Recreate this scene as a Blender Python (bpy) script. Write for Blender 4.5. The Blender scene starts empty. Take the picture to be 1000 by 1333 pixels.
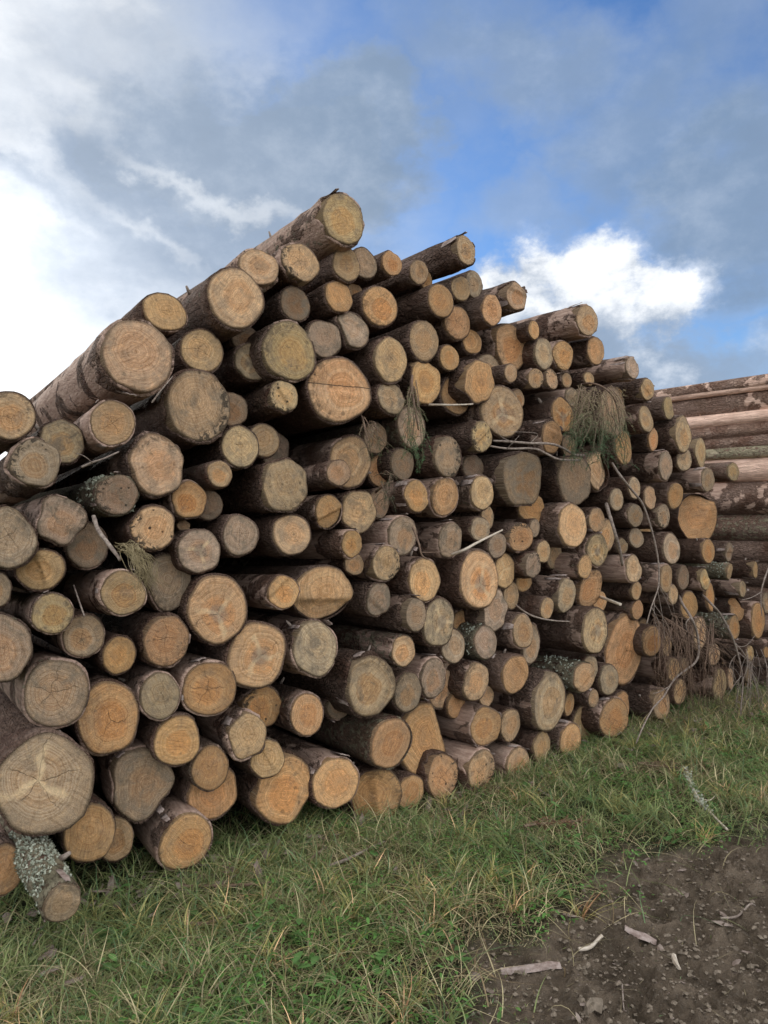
import bpy, math, random
import numpy as np
from mathutils import Vector, Matrix

random.seed(7); rng = np.random.default_rng(7)
scene = bpy.context.scene
col = scene.collection
rad = math.radians

# ------------------------------------------------------------------ camera
EYE = 1.55
FPX = 1001.0                                   # focal length in pixels of a 1000 x 1333 picture
PITCH = math.atan(11.5 / FPX)
cd = bpy.data.cameras.new("camera"); cam = bpy.data.objects.new("camera", cd); col.objects.link(cam)
cam.location = (0, 0, EYE); cam.rotation_euler = (rad(90) + PITCH, 0, 0)
cd.sensor_fit = 'VERTICAL'; cd.sensor_height = 36; cd.sensor_width = 27; cd.lens = FPX / 1333 * 36
cd.clip_start = 0.05; cd.clip_end = 3000
scene.camera = cam
scene.view_settings.view_transform = 'Standard'; scene.view_settings.look = 'None'
scene.view_settings.exposure = 0.24; scene.view_settings.gamma = 1.0
scene.view_settings.use_curve_mapping = False
scene.cycles.max_bounces = 6; scene.cycles.diffuse_bounces = 3; scene.cycles.transparent_max_bounces = 6
scene.cycles.sample_clamp_indirect = 6

# ------------------------------------------------------------------ node helper
class NT:
    def __init__(s, tree): s.t = tree; s.t.nodes.clear()
    def new(s, typ, **kw):
        n = s.t.nodes.new(typ)
        for k, v in kw.items(): setattr(n, k, v)
        return n
    def put(s, sock, v):
        if v is None: return
        if isinstance(v, V): s.t.links.new(v.s, sock)
        elif isinstance(v, bpy.types.NodeSocket): s.t.links.new(v, sock)
        else:
            if sock.type == 'RGBA' and len(v) == 3: v = (*v, 1)
            sock.default_value = v
    def math(s, op, a, b=None, c=None, clamp=False):
        n = s.new('ShaderNodeMath', operation=op, use_clamp=clamp)
        s.put(n.inputs[0], a); s.put(n.inputs[1], b); s.put(n.inputs[2], c)
        return V(s, n.outputs[0])
    def vm(s, op, a, b=None, out=0):
        n = s.new('ShaderNodeVectorMath', operation=op)
        s.put(n.inputs[0], a)
        if op == 'SCALE': s.put(n.inputs['Scale'], b)
        else: s.put(n.inputs[1], b)
        return V(s, n.outputs[out])
    def xyz(s, x, y, z=0.0):
        n = s.new('ShaderNodeCombineXYZ')
        for i, v in enumerate((x, y, z)): s.put(n.inputs[i], v)
        return V(s, n.outputs[0])
    def sep(s, v):
        n = s.new('ShaderNodeSeparateXYZ'); s.put(n.inputs[0], v)
        return [V(s, o) for o in n.outputs]
    def noise(s, v, scale=1.0, detail=2.0, rough=.5, dist=0.0, colr=False):
        n = s.new('ShaderNodeTexNoise'); s.put(n.inputs['Vector'], v)
        s.put(n.inputs['Scale'], scale); n.inputs['Detail'].default_value = detail
        n.inputs['Roughness'].default_value = rough; n.inputs['Distortion'].default_value = dist
        return V(s, n.outputs['Color' if colr else 'Fac'])
    def vor(s, v, scale=1.0, feature='F1', out='Distance', rnd=1.0):
        n = s.new('ShaderNodeTexVoronoi', feature=feature); s.put(n.inputs['Vector'], v)
        n.inputs['Scale'].default_value = scale; n.inputs['Randomness'].default_value = rnd
        return V(s, n.outputs[out])
    def ss(s, v, a, b):                       # smoothstep, a may exceed b
        n = s.new('ShaderNodeMapRange', interpolation_type='SMOOTHSTEP'); s.put(n.inputs['Value'], v)
        if a < b: n.inputs[1].default_value = a; n.inputs[2].default_value = b
        else:
            n.inputs[1].default_value = b; n.inputs[2].default_value = a
            n.inputs[3].default_value = 1; n.inputs[4].default_value = 0
        return V(s, n.outputs[0])
    def mix(s, f, a, b, mode='MIX'):
        n = s.new('ShaderNodeMix', data_type='RGBA', blend_type=mode)
        s.put(n.inputs[0], f); s.put(n.inputs[6], a); s.put(n.inputs[7], b)
        return V(s, n.outputs[2])
    def attr(s, name, typ='OBJECT', out='Fac'):
        n = s.new('ShaderNodeAttribute', attribute_type=typ, attribute_name=name)
        return V(s, n.outputs[out])
class V:
    def __init__(s, t, k): s.t = t; s.s = k
    def __add__(s, o): return s.t.math('ADD', s, o)
    def __radd__(s, o): return s.t.math('ADD', s, o)
    def __sub__(s, o): return s.t.math('SUBTRACT', s, o)
    def __rsub__(s, o): return s.t.math('SUBTRACT', o, s)
    def __mul__(s, o): return s.t.math('MULTIPLY', s, o)
    def __rmul__(s, o): return s.t.math('MULTIPLY', s, o)
    def __truediv__(s, o): return s.t.math('DIVIDE', s, o)
    def __rtruediv__(s, o): return s.t.math('DIVIDE', o, s)
    def __pow__(s, o): return s.t.math('POWER', s, o)
    def mx(s, o): return s.t.math('MAXIMUM', s, o)
    def mn(s, o): return s.t.math('MINIMUM', s, o)
    def clamp(s): return s.t.math('ADD', s, 0.0, clamp=True)

# ------------------------------------------------------------------ sky
SUN_AZ, SUN_EL = -27.0, 12.5                   # degrees right of the view, above the horizon
world = bpy.data.worlds.new("World"); scene.world = world; world.use_nodes = True
w = NT(world.node_tree)
sky = w.new('ShaderNodeTexSky', sky_type='NISHITA', sun_disc=False)
sky.sun_elevation = rad(SUN_EL); sky.sun_rotation = rad(SUN_AZ); sky.air_density = 1.0; sky.dust_density = 0.3; sky.ozone_density = 3.0
gd = V(w, w.new('ShaderNodeTexCoord').outputs['Generated'])
dx, dy, dz = w.sep(gd)
wx_, wy_, _w = w.sep(w.noise(w.xyz(dx, dy, dz * 1.3), 4.2, 8, .58, .0, True))
wx2, wy2, _w = w.sep(w.noise(w.xyz(dx, dy, dz * 1.3), 14.0, 6, .62, .0, True))
az = w.math('ARCTAN2', dx, dy) * 57.2958 + (wx_ - .5) * 22.0 + (wx2 - .5) * 5.0
el = w.math('ARCSINE', dz) * 57.2958 + (wy_ - .5) * 15.0 + (wy2 - .5) * 4.0
azs = w.math('ARCTAN2', dx, dy) * 57.2958 + (wx2 - .5) * 5.0
els = w.math('ARCSINE', dz) * 57.2958 + (wy2 - .5) * 4.0
inv = 1.0 / (dz.mx(0.0) + 0.22)
cp = w.xyz(dx * inv, dy * inv, 0.0)            # the cloud deck seen from below
n1 = w.noise(cp, 1.1, 8, .62, .1)
n2 = w.noise(w.xyz(dx * 1.0, dy * 1.0, dz * 2.0), 5.0, 7, .6)
n3 = w.noise(w.xyz(dx, dy, dz * 1.4), 13.0, 7, .62)
def blob(a0, e0, ra, re, tilt=0.0, wob=.9, puffy=False):
    ct, st = math.cos(rad(tilt)), math.sin(rad(tilt))
    da = (azs if puffy else az) - a0; de = (els if puffy else el) - e0
    u = (da * ct + de * st) * (1.0 / ra); v = (de * ct - da * st) * (1.0 / re)
    q = w.math('SQRT', u * u + v * v)
    return 1.0 - q + ((n3 if puffy else n2) - .5) * wob * 2.0
def pxd(px, py):                               # direction of a cloud as azimuth and elevation
    x = (px - 500) / FPX; z = (678 - py) / FPX
    return math.degrees(math.atan(x)), math.degrees(math.atan(z / math.hypot(1, x)))
field = w.ss(n1 + (n2 - .5) * .35, .34, .52)   # cloud outside the view, thickened to light the log faces
inpic = w.ss(blob(2, 22, 38, 26, 0, .25), .0, .3)
veil = w.ss(w.noise(cp, 2.1, 7, .62), .45, .80) * .16
dens = field * (1.0 - inpic) + veil * inpic
lum = w.ss(n1, .80, .46) * .45 * (1.0 - inpic) + .55 * (1.0 - inpic) + .30 * inpic  # clouds out of view set brighter than those in view, for light on the logs
grey = [(300, 175, 15, 6.5, -12, -.15, .35, 1.0), (430, 180, 8, 6.5, 0, -.15, .4, .95), (190, 260, 17, 6.5, -8, -.1, .5, .95), (340, 290, 9, 3.5, -20, -.1, .6, .6),
        (660, 70, 13, 4.5, -5, -.25, .8, .75), (700, 235, 6.5, 3.6, 10, -.2, .8, .55), (950, 240, 8, 7.0, -10, -.3, .6, .9), (940, 330, 7, 2.0, -5, -.3, .9, .5), (850, 150, 10, 6, -20, -.3, .8, .75), (600, 20, 9, 3, 0, -.2, .9, .5), (880, 40, 10, 4, 10, -.3, 1.0, .5), (560, 150, 7, 4, 0, -.3, 1.0, .35), (120, 330, 12, 3, -15, -.2, .9, .6)]
for (px, py, ra, re, tilt, a, b, amount) in grey:
    a0, e0 = pxd(px, py)
    m = w.ss(blob(a0, e0, ra, re, tilt, .55), a, b) * amount
    dens = dens.mx(m); lum = lum * (1.0 - m) + w.ss(n3, .42, .8) * .14 * m
for (px, py, ra, re, tilt, a, b, amount) in [(50, 115, 7, 3, 0, -.2, 1.2, .7), (40, 175, 8, 1.8, -25, -.1, 1.1, .6), (90, 20, 9, 2.4, 0, -.1, 1.0, .4),
        (270, 235, 6.5, 1.1, -32, -.2, 1.2, .50), (215, 295, 5.5, 1.2, -32, -.2, 1.2, .45), (60, 260, 7, 1.6, -20, -.2, 1.1, .4)]:
    a0, e0 = pxd(px, py)
    m = w.ss(blob(a0, e0, ra, re, tilt, .9), a, b) * amount
    dens = dens.mx(m * .9); lum = lum * (1.0 - m) + .85 * m
# cumulus low on the right: heaped white heads over a grey-blue base
head = None
for (px, py, r) in [(655, 372, 2.3), (700, 358, 2.6), (740, 372, 2.6), (770, 350, 2.6), (812, 348, 2.2), (845, 362, 1.9), (880, 380, 1.6), (700, 400, 3.2), (790, 400, 4.2), (640, 392, 1.6), (860, 400, 3.0), (760, 410, 4.0)]:
    a0, e0 = pxd(px, py)
    m = w.ss(blob(a0, e0, r * 1.15, r, 0, .75, True), -.25, .42 + .05 * r)
    head = m if head is None else head.mx(m)
shade = w.ss(n3 + (el - 14.0) * .030, .36, .66)
dens = dens.mx(head * .97); lum = lum * (1.0 - head) + (.22 + .74 * shade) * head
for (px, py, ra, re, tilt, a, b, amount) in [(830, 440, 15, 3.6, -8, -.2, .6, .95), (700, 430, 8, 2.6, -4, -.1, .7, .85), (945, 455, 10, 3.2, 0, -.3, .8, .85)]:
    a0, e0 = pxd(px, py)
    m = w.ss(blob(a0, e0, ra, re, tilt, .5), a, b) * amount
    dens = dens.mx(m); lum = lum * (1.0 - m) + (.10 + w.ss(n3, .5, .75) * .4) * m
sa, se = rad(SUN_AZ), rad(SUN_EL)
sund = Vector((math.sin(sa) * math.cos(se), math.cos(sa) * math.cos(se), math.sin(se)))
cs = w.vm('DOT_PRODUCT', gd, tuple(sund), out=1)
ang_ = w.math('ARCCOSINE', cs) * 57.2958 + (wx_ - .5) * 14.0 + (n2 - .5) * 10.0
glow = w.ss(ang_, 40.0, 4.0); core = w.ss(ang_, 15.5, 3.5)       # thin cloud lit through near the sun
dens = dens.mx(w.ss(ang_, 36.0, 19.0) * .97)
lum = (lum * (1.0 - glow * .2) + glow * .22 + core * .255).clamp()
ccol = w.mix(lum, (.205, .29, .42), (.93, .95, .97))
ccol = w.vm('SCALE', ccol, .86 + n3 * .26 + core * .25 + w.ss(cs, .6, -.5) * 1.0)  # clouds away from the sun brightened further to light the log ends
bg1 = w.new('ShaderNodeBackground'); w.put(bg1.inputs[0], w.mix(1.0, V(w, sky.outputs[0]), (.73, .88, 1.12), 'MULTIPLY')); bg1.inputs[1].default_value = .135
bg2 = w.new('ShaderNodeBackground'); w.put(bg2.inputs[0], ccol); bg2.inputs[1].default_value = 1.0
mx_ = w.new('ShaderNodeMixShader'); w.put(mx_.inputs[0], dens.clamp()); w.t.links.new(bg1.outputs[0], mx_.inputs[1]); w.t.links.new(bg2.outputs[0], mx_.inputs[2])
wo = w.new('ShaderNodeOutputWorld'); w.t.links.new(mx_.outputs[0], wo.inputs[0])

sl = bpy.data.lights.new("sun", 'SUN'); sl.energy = 1.5; sl.angle = rad(12); sl.color = (1, .94, .86)
so = bpy.data.objects.new("sun", sl); col.objects.link(so)
so.rotation_euler = sund.to_track_quat('Z', 'Y').to_euler()

# ------------------------------------------------------------------ the pile's frame of reference
PH = rad(40)
U = Vector((math.cos(PH), math.sin(PH), 0)); N = Vector((-math.sin(PH), math.cos(PH), 0)); UP = Vector((0, 0, 1))
P0 = Vector((0, 4.17, 0))                      # foot of the stack's front, straight ahead
CP, SP = math.cos(PITCH), math.sin(PITCH)
def ray(px, py):
    x = (px - 500) / FPX; z = -(py - 666.5) / FPX
    return Vector((x, CP - z * SP, SP + z * CP))
def at_face(px, py, d=0.0):                    # point of the stack front (d metres behind it)
    r = ray(px, py); t = (d + P0.dot(N)) / r.dot(N)
    return r * t + Vector((0, 0, EYE))
def at_ground(px, py, z=0.0):
    r = ray(px, py); return r * ((z - EYE) / r.z) + Vector((0, 0, EYE))
def world(u, z, d): return P0 + U * u + N * d + UP * z

# numpy value noise
def _h(i, j, s):
    n = (i * 374761393 + j * 668265263 + s * 2147483647) & 0xffffffff
    n = ((n ^ (n >> 13)) * 1274126177) & 0xffffffff
    return ((n ^ (n >> 16)) & 0xffff) / 65535.0
def vnoise(x, y, s=0):
    xi = np.floor(x).astype(np.int64); yi = np.floor(y).astype(np.int64)
    fx = x - xi; fy = y - yi; fx = fx * fx * (3 - 2 * fx); fy = fy * fy * (3 - 2 * fy)
    a, b, c, d = _h(xi, yi, s), _h(xi + 1, yi, s), _h(xi, yi + 1, s), _h(xi + 1, yi + 1, s)
    return (a * (1 - fx) + b * fx) * (1 - fy) + (c * (1 - fx) + d * fx) * fy
def fbm(x, y, o=4, s=0):
    x = np.asarray(x, float); y = np.asarray(y, float); t = 0; a = .5
    for k in range(o): t = t + a * vnoise(x * 2 ** k + 17.3 * k, y * 2 ** k - 9.1 * k, s + k); a *= .5
    return t / (1 - .5 ** o)

# ------------------------------------------------------------------ object helpers
def tag(o, label=None, cat=None, group=None, kind=None):
    for k, v in (('label', label), ('category', cat), ('group', group), ('kind', kind)):
        if v: o[k] = v
    return o
def empty(name, loc=(0, 0, 0), rot=None):
    o = bpy.data.objects.new(name, None); o.empty_display_size = .1; col.objects.link(o)
    o.location = loc
    if rot is not None: o.rotation_euler = rot
    return o
def mesh_obj(name, verts, faces, mat, parent=None, smooth=True, uv=None, vcol=None, matidx=None):
    me = bpy.data.meshes.new(name)
    if isinstance(verts, np.ndarray): 
        nv = len(verts); nf = len(faces); k = faces.shape[1]
        me.vertices.add(nv); me.vertices.foreach_set('co', verts.astype(np.float32).ravel())
        me.loops.add(nf * k); me.loops.foreach_set('vertex_index', faces.astype(np.int32).ravel())
        me.polygons.add(nf); me.polygons.foreach_set('loop_start', np.arange(0, nf * k, k, dtype=np.int32))
        me.update(calc_edges=True)
    else:
        me.from_pydata(verts, [], faces); me.update()
    me.polygons.foreach_set('use_smooth', [smooth] * len(me.polygons))
    if uv is not None:                          # one uv per vertex
        l = me.uv_layers.new(name='UVMap'); vi = np.zeros(len(me.loops), np.int32); me.loops.foreach_get('vertex_index', vi)
        l.data.foreach_set('uv', np.asarray(uv, np.float32)[vi].ravel())
    if vcol is not None:
        a = me.color_attributes.new(name='Col', type='FLOAT_COLOR', domain='POINT')
        c = np.ones((len(me.vertices), 4), np.float32); c[:, :3] = vcol; a.data.foreach_set('color', c.ravel())
    for m in (mat if isinstance(mat, (list, tuple)) else [mat]): me.materials.append(m)
    if matidx is not None: me.polygons.foreach_set('material_index', np.asarray(matidx, np.int32))
    o = bpy.data.objects.new(name, me); col.objects.link(o)
    if parent: o.parent = parent
    return o
def tube(pts, r0, r1, seg=6, jitter=0.0, rs=None):
    """verts, faces of a tapering tube through pts"""
    vs, fs = [], []
    n = len(pts)
    for i, p in enumerate(pts):
        d = (pts[min(i + 1, n - 1)] - pts[max(i - 1, 0)]).normalized()
        a = d.orthogonal().normalized() if i == 0 else (a - d * a.dot(d)).normalized()
        b = d.cross(a); r = r0 + (r1 - r0) * i / (n - 1)
        for k in range(seg):
            th = 2 * math.pi * k / seg; rr = r * (1 + (random.random() - .5) * jitter)
            vs.append(p + a * (rr * math.cos(th)) + b * (rr * math.sin(th)))
    for i in range(n - 1):
        for k in range(seg):
            k2 = (k + 1) % seg; fs.append((i * seg + k, i * seg + k2, (i + 1) * seg + k2, (i + 1) * seg + k))
    vs.append(pts[0]); vs.append(pts[-1]); a0, a1 = len(vs) - 2, len(vs) - 1
    for k in range(seg):
        fs.append((a0, (k + 1) % seg, k)); fs.append((a1, (n - 1) * seg + k, (n - 1) * seg + (k + 1) % seg))
    return vs, fs
def catmull(P, m=5):
    out = []
    P = [Vector(p) for p in P]
    for i in range(len(P) - 1):
        p0, p1, p2, p3 = P[max(i - 1, 0)], P[i], P[i + 1], P[min(i + 2, len(P) - 1)]
        for k in range(m):
            t = k / m
            out.append(.5 * ((2 * p1) + (p2 - p0) * t + (2 * p0 - 5 * p1 + 4 * p2 - p3) * t * t + (3 * p1 - p0 - 3 * p2 + p3) * t ** 3))
    return out + [P[-1]]

# ------------------------------------------------------------------ materials
def new_mat(name):
    m = bpy.data.materials.new(name); m.use_nodes = True
    return m, NT(m.node_tree)
def finish(t, color, rough=.8, bump=None, strength=.5, dist=.01, spec=.25, trans=0.0):
    p = t.new('ShaderNodeBsdfPrincipled'); t.put(p.inputs['Base Color'], color); t.put(p.inputs['Roughness'], rough)
    p.inputs['Specular IOR Level'].default_value = spec
    if bump is not None:
        b = t.new('ShaderNodeBump'); b.inputs['Strength'].default_value = strength; b.inputs['Distance'].default_value = dist
        t.put(b.inputs['Height'], bump); t.t.links.new(b.outputs[0], p.inputs['Normal'])
    o = t.new('ShaderNodeOutputMaterial'); last = p.outputs[0]
    if trans:
        tr = t.new('ShaderNodeBsdfTranslucent'); t.put(tr.inputs[0], color)
        ms = t.new('ShaderNodeMixShader'); ms.inputs[0].default_value = trans
        t.t.links.new(last, ms.inputs[1]); t.t.links.new(tr.outputs[0], ms.inputs[2]); last = ms.outputs[0]
    t.t.links.new(last, o.inputs[0])

def wood_end_material():
    m, t = new_mat("sawn_spruce_end")
    oi = t.new('ShaderNodeObjectInfo'); rnd = V(t, oi.outputs['Random']); base = V(t, oi.outputs['Color']); stain = V(t, oi.outputs['Alpha'])
    uv = V(t, t.new('ShaderNodeUVMap', uv_map='UVMap').outputs[0])
    x, y, _ = t.sep(uv)
    off = t.xyz(rnd * 91.7, rnd * 37.3, rnd * 53.1)
    P = t.vm('ADD', t.xyz(x, y, 0.0), off)
    wob = t.noise(P, 1.3, 3, .5, colr=True)
    wx, wy, _ = t.sep(wob)
    r2 = t.math('FRACT', rnd * 17.31); r3 = t.math('FRACT', rnd * 71.7)
    px = x + (wx - .5) * .30 + (r2 - .5) * .3; py = y + (wy - .5) * .30 + (r3 - .5) * .3
    rr = t.math('SQRT', px * px + py * py); edge = t.math('SQRT', x * x + y * y)
    ang = t.math('ARCTAN2', py, px)
    # growth rings
    ring = t.noise(t.xyz(rr * 17.0, rnd * 40.0, 0.0), 1.0, 3, .7)
    ring2 = t.math('SINE', (rr * 105.0) + t.noise(P, 3.0, 2) * 5.0) * .5 + .5
    # radial fibres
    ca = px / (rr + .05); sa_ = py / (rr + .05)
    fib = t.noise(t.xyz(ca * 9.0, sa_ * 9.0, rr * 1.2 + rnd * 20.0), 1.0, 4, .65)
    # saw marks: fine streaks in one direction
    th = rnd * 43.0; c_, s_ = t.math('COSINE', th), t.math('SINE', th)
    u = x * c_ + y * s_; v = y * c_ - x * s_
    arc = v + u * u * .15
    saw = t.noise(t.xyz(u * 1.3, arc * 17.0, rnd * 9.0), 1.0, 4, .68)
    fuzz = t.noise(P, 38.0, 3, .7)
    st = t.noise(P, 1.7, 4, .62, .5); st2 = t.noise(t.vm('ADD', P, (7.0, 3.0, 1.0)), 3.4, 4, .6, .3)
    heart = t.ss(rr, .62, .22)
    heart = t.ss(rr + (wx - .5) * .2, .62, .46)
    c = t.mix(heart * (.12 + r3 * .55), base, t.mix(1.0, base, (1.02, .76, .52), 'MULTIPLY'))
    c = t.mix(t.ss(rr, .62, .78) * t.ss(r2, .35, .8) * .5, c, t.mix(1.0, c, (.66, .64, .62), 'MULTIPLY'))
    c = t.mix(t.ss(ring, .4, .62) * .60, c, t.mix(1.0, c, (.62, .50, .38), 'MULTIPLY'))
    c = t.mix(ring2 * .22, c, t.mix(1.0, c, (.55, .42, .30), 'MULTIPLY'))
    c = t.mix(t.ss(fib, .52, .7) * .45, c, t.mix(1.0, c, (.52, .44, .38), 'MULTIPLY'))
    c = t.mix(t.ss(fib, .46, .28) * .55, c, t.mix(1.0, c, (1.4, 1.34, 1.2), 'MULTIPLY'))
    c = t.mix(t.ss(saw, .50, .66) * .60, c, t.mix(1.0, c, (.62, .56, .5), 'MULTIPLY'))
    c = t.mix(t.ss(saw, .47, .32) * .55, c, t.mix(1.0, c, (1.32, 1.32, 1.3), 'MULTIPLY'))
    # blue-grey sap stain and grime
    sm = (t.ss(st, .46, .68) * (.25 + stain * .85)).clamp()
    c = t.mix(sm * .85, c, (.185, .15, .11))
    sapw = t.ss(rr, .5, .85) * t.ss(st2, .42, .62) * stain
    c = t.mix(sapw.clamp() * .65, c, (.17, .135, .10))
    c = t.mix(t.ss(st2, .62, .72) * .5, c, (.085, .07, .05))
    c = t.mix(t.ss(st2, .36, .22) * .45, c, t.mix(1.0, c, (1.5, 1.25, .95), 'MULTIPLY'))
    c = t.mix(t.ss(fuzz, .56, .72) * .42, c, (.10, .07, .045))
    c = t.mix(t.ss(fuzz, .42, .28) * .35, c, (.78, .60, .40))
    # drying checks radiating from the pith
    crack = t.attr('crack')
    k = t.math('FLOOR', 2.0 + r2 * 4.0)
    cr = t.math('ABSOLUTE', t.math('FRACT', ang * k / 6.28318 + rnd * 5.0 + (t.noise(t.xyz(rr * 2.2, ang * .6, rnd * 30.0), 1.0, 3) - .5) * .8) - .5)
    ln = t.ss(cr * rr / k * 6.28, .013, .003) * t.ss(rr + (t.noise(t.xyz(ca * 1.6, sa_ * 1.6, rnd * 60.0), 1.0, 1) - .5) * 1.6, .85, .35) * t.ss(crack, .1, .3)
    c = t.mix(ln.clamp() * .6, c, (.045, .03, .02))
    # pale torn scars, three arms out of the heart
    scar = t.attr('scar')
    sc_ = t.math('ABSOLUTE', t.math('FRACT', ang * 3.0 / 6.28318 + rnd * 3.0 + (t.noise(t.xyz(rr * 3.0, rnd * 50.0, .0), 1.0, 2) - .5) * .25) - .5)
    sl_ = t.ss(sc_ * rr + (fib - .5) * .05 - rr * .03, .05, .0) * t.ss(rr + (st2 - .5) * 1.2, .85, .35) * scar
    c = t.mix(sl_.clamp() * .6, c, (.76, .57, .34))
    dh = t.ss(rr + (st - .5) * .4, .36, .2) * scar * t.ss(r3, .35, .5)
    c = t.mix(dh.clamp() * .5, c, (.19, .165, .14))
    # rot and knots
    knot = t.attr('knot')
    kd = t.vor(t.vm('ADD', P, (3.3, 5.1, 0.0)), 2.3)
    kn = t.ss(kd + (fuzz - .5) * .12 + (st2 - .5) * .25, .19, .08) * knot
    rim = t.ss(edge, .55, .85) * t.ss(t.noise(P, 4.2, 3, .6, .8), .49, .56) * knot * t.ss(x * s_ + y * c_, .0, .4)
    c = t.mix((kn + rim).clamp() * .92, c, (.022, .017, .014))
    # cambium line
    c = t.mix(t.ss(edge + (fuzz - .5) * .08, .90, .985) * .75, c, (.075, .05, .032))
    split = t.attr('split')
    sy = t.math('ABSOLUTE', y - .14 + (t.noise(t.xyz(x * 2.0, .3, rnd), 1.0, 3) - .5) * .06)
    c = t.mix(t.ss(y, .10, .16) * split * .35, c, t.mix(1.0, c, (.92, .74, .58), 'MULTIPLY'))
    c = t.mix(t.ss(sy, .022, .006) * split * .95, c, (.03, .02, .015))
    grit = t.noise(P, 90.0, 3, .75); mot = t.noise(P, 9.0, 4, .65, .4)
    c = t.mix(t.ss(mot, .52, .68) * .42, c, t.mix(1.0, c, (.48, .42, .36), 'MULTIPLY'))
    c = t.mix(t.ss(mot, .48, .34) * .50, c, t.mix(1.0, c, (1.34, 1.28, 1.14), 'MULTIPLY'))
    c = t.mix(t.ss(grit, .52, .64) * .50, c, (.12, .085, .055))
    c = t.mix(t.ss(grit, .45, .34) * .42, c, (.86, .68, .46))
    h = saw * .5 + ring * .3 + fib * .4 + fuzz * .6 + grit * .6 + mot * .5 - ln * .8 - kn * .8
    finish(t, c, .85, h, .8, .006, .15)
    return m

def bark_material():
    m, t = new_mat("spruce_bark")
    oi = t.new('ShaderNodeObjectInfo'); rnd = V(t, oi.outputs['Random'])
    pr, lr, rr_ = t.sep(V(t, oi.outputs['Color'])); br = V(t, oi.outputs['Alpha'])   # peeled, lichen, roughness, lightness
    P = V(t, t.new('ShaderNodeTexCoord').outputs['Object'])
    P = t.vm('ADD', P, t.xyz(rnd * 31.0, rnd * 17.0, rnd * 23.0))
    S = t.vm('MULTIPLY', P, (1.0, 1.0, .45))
    warp = t.noise(S, 14.0, 3, .6, colr=True)
    W = t.vm('ADD', S, t.vm('SCALE', t.vm('SUBTRACT', warp, (.5, .5, .5)), .035))
    cell = t.vor(W, 70.0); cell2 = t.vor(W, 34.0); edge = t.vor(W, 46.0, 'DISTANCE_TO_EDGE')
    cid = t.sep(t.vor(W, 46.0, out='Color'))[0]
    n = t.noise(P, 5.0, 5, .65); fine = t.noise(S, 120.0, 4, .7); n3 = t.noise(P, 2.2, 4, .6)
    fur = t.noise(t.vm('MULTIPLY', P, (1.0, 1.0, .12)), 60.0, 4, .65)
    c = t.mix(t.ss(n, .32, .68), (.17, .112, .088), (.36, .285, .245))
    c = t.mix(cid * .35, c, t.mix(1.0, c, (.66, .62, .62), 'MULTIPLY'))
    c = t.mix(t.ss(n3, .40, .60) * .65, c, (.40, .345, .32))
    c = t.mix(t.ss(t.noise(P, 3.4, 4, .6, .6), .54, .64) * .6, c, (.16, .085, .06))
    c = t.mix(t.ss(edge, .10, .0) * rr_ * (t.ss(n, .4, .6) * .35 + .15), c, (.06, .042, .035))
    c = t.mix(t.ss(fine, .55, .70) * .45, c, (.50, .44, .39))
    c = t.mix(t.ss(fine, .46, .3) * .6, c, (.075, .05, .04))
    plate = t.ss(t.noise(t.vm('MULTIPLY', P, (1.0, 1.0, .5)), 30.0, 4, .6, .8), .42, .60)
    c = t.mix(plate * .45, t.mix(1.0, c, (.62, .58, .55), 'MULTIPLY'), c)
    # bark scraped off: smooth pinkish inner bark with fibres
    pm = (t.ss(t.noise(P, 4.5, 6, .62, .4) + pr * .26, .64, .68) * t.ss(pr, .02, .12)).clamp()
    inner = t.mix(t.ss(fur, .35, .68), (.38, .295, .255), (.60, .505, .45))
    inner = t.mix(t.ss(fine, .62, .7) * .4, inner, (.20, .13, .10))
    c = t.mix(pm * .92, c, inner)
    # lichen and algae
    lm = t.ss(t.noise(P, 26.0, 5, .7) + lr * .28, .68, .74) * t.ss(lr, .02, .2)
    c = t.mix(lm.clamp() * .85, c, t.mix(fine, (.17, .185, .13), (.42, .43, .34)))
    alg = t.ss(t.noise(P, 4.0, 4), .50, .68) * (.15 + lr * .8)
    c = t.mix(alg.clamp() * .5, c, (.075, .085, .045))
    c = t.vm('MULTIPLY', t.vm('SCALE', c, .26 + br * .56), (1.16, .97, .84))
    dots = t.ss(t.vor(P, 17.0), .10, .05) * .6
    c = t.mix(dots, c, (.05, .035, .03))
    h = (t.ss(edge, .0, .16) * (.25 + rr_ * .9) + cell2 * rr_ * .5 + fine * .35 + plate * .9 + n * .5) * (1.0 - pm * .8) + fur * .12 + lm * .7
    finish(t, c, .85, h, .9, .012, .2)
    return m
M_END = wood_end_material(); M_BARK = bark_material()

def simple_mat(name, c1, c2, scale=20.0, rough=.85, bump=.4, dist=.004, stretch=(1, 1, 1), vcol=False, trans=0.0, detail=4):
    m, t = new_mat(name)
    P = V(t, t.new('ShaderNodeTexCoord').outputs['Object']); P = t.vm('MULTIPLY', P, stretch)
    n = t.noise(P, scale, detail, .65)
    c = t.mix(t.ss(n, .3, .7), c1, c2)
    if vcol: c = t.mix(1.0, t.attr('Col', 'GEOMETRY', 'Color'), t.mix(t.ss(n, .3, .7), c1, c2), 'MULTIPLY')
    finish(t, c, rough, n if bump else None, bump, dist, .2, trans)
    return m
M_TWIG = simple_mat("bare_twig_bark", (.16, .12, .10), (.34, .28, .23), 60)
M_PALETWIG = simple_mat("peeled_twig_wood", (.42, .34, .26), (.62, .54, .44), 50)
M_BROWNTWIG = simple_mat("dry_spruce_twig", (.12, .075, .05), (.22, .15, .11), 60)
M_LICHEN = simple_mat("grey_green_lichen", (.22, .235, .17), (.50, .51, .41), 70, dist=.01)
M_FLAKE = simple_mat("loose_bark_flake", (.20, .14, .115), (.42, .34, .30), 30)
M_LEAF = simple_mat("plant_foliage", (.75, .75, .75), (1.15, 1.15, 1.15), 12, .42, 0, vcol=True, trans=.3)

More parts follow.
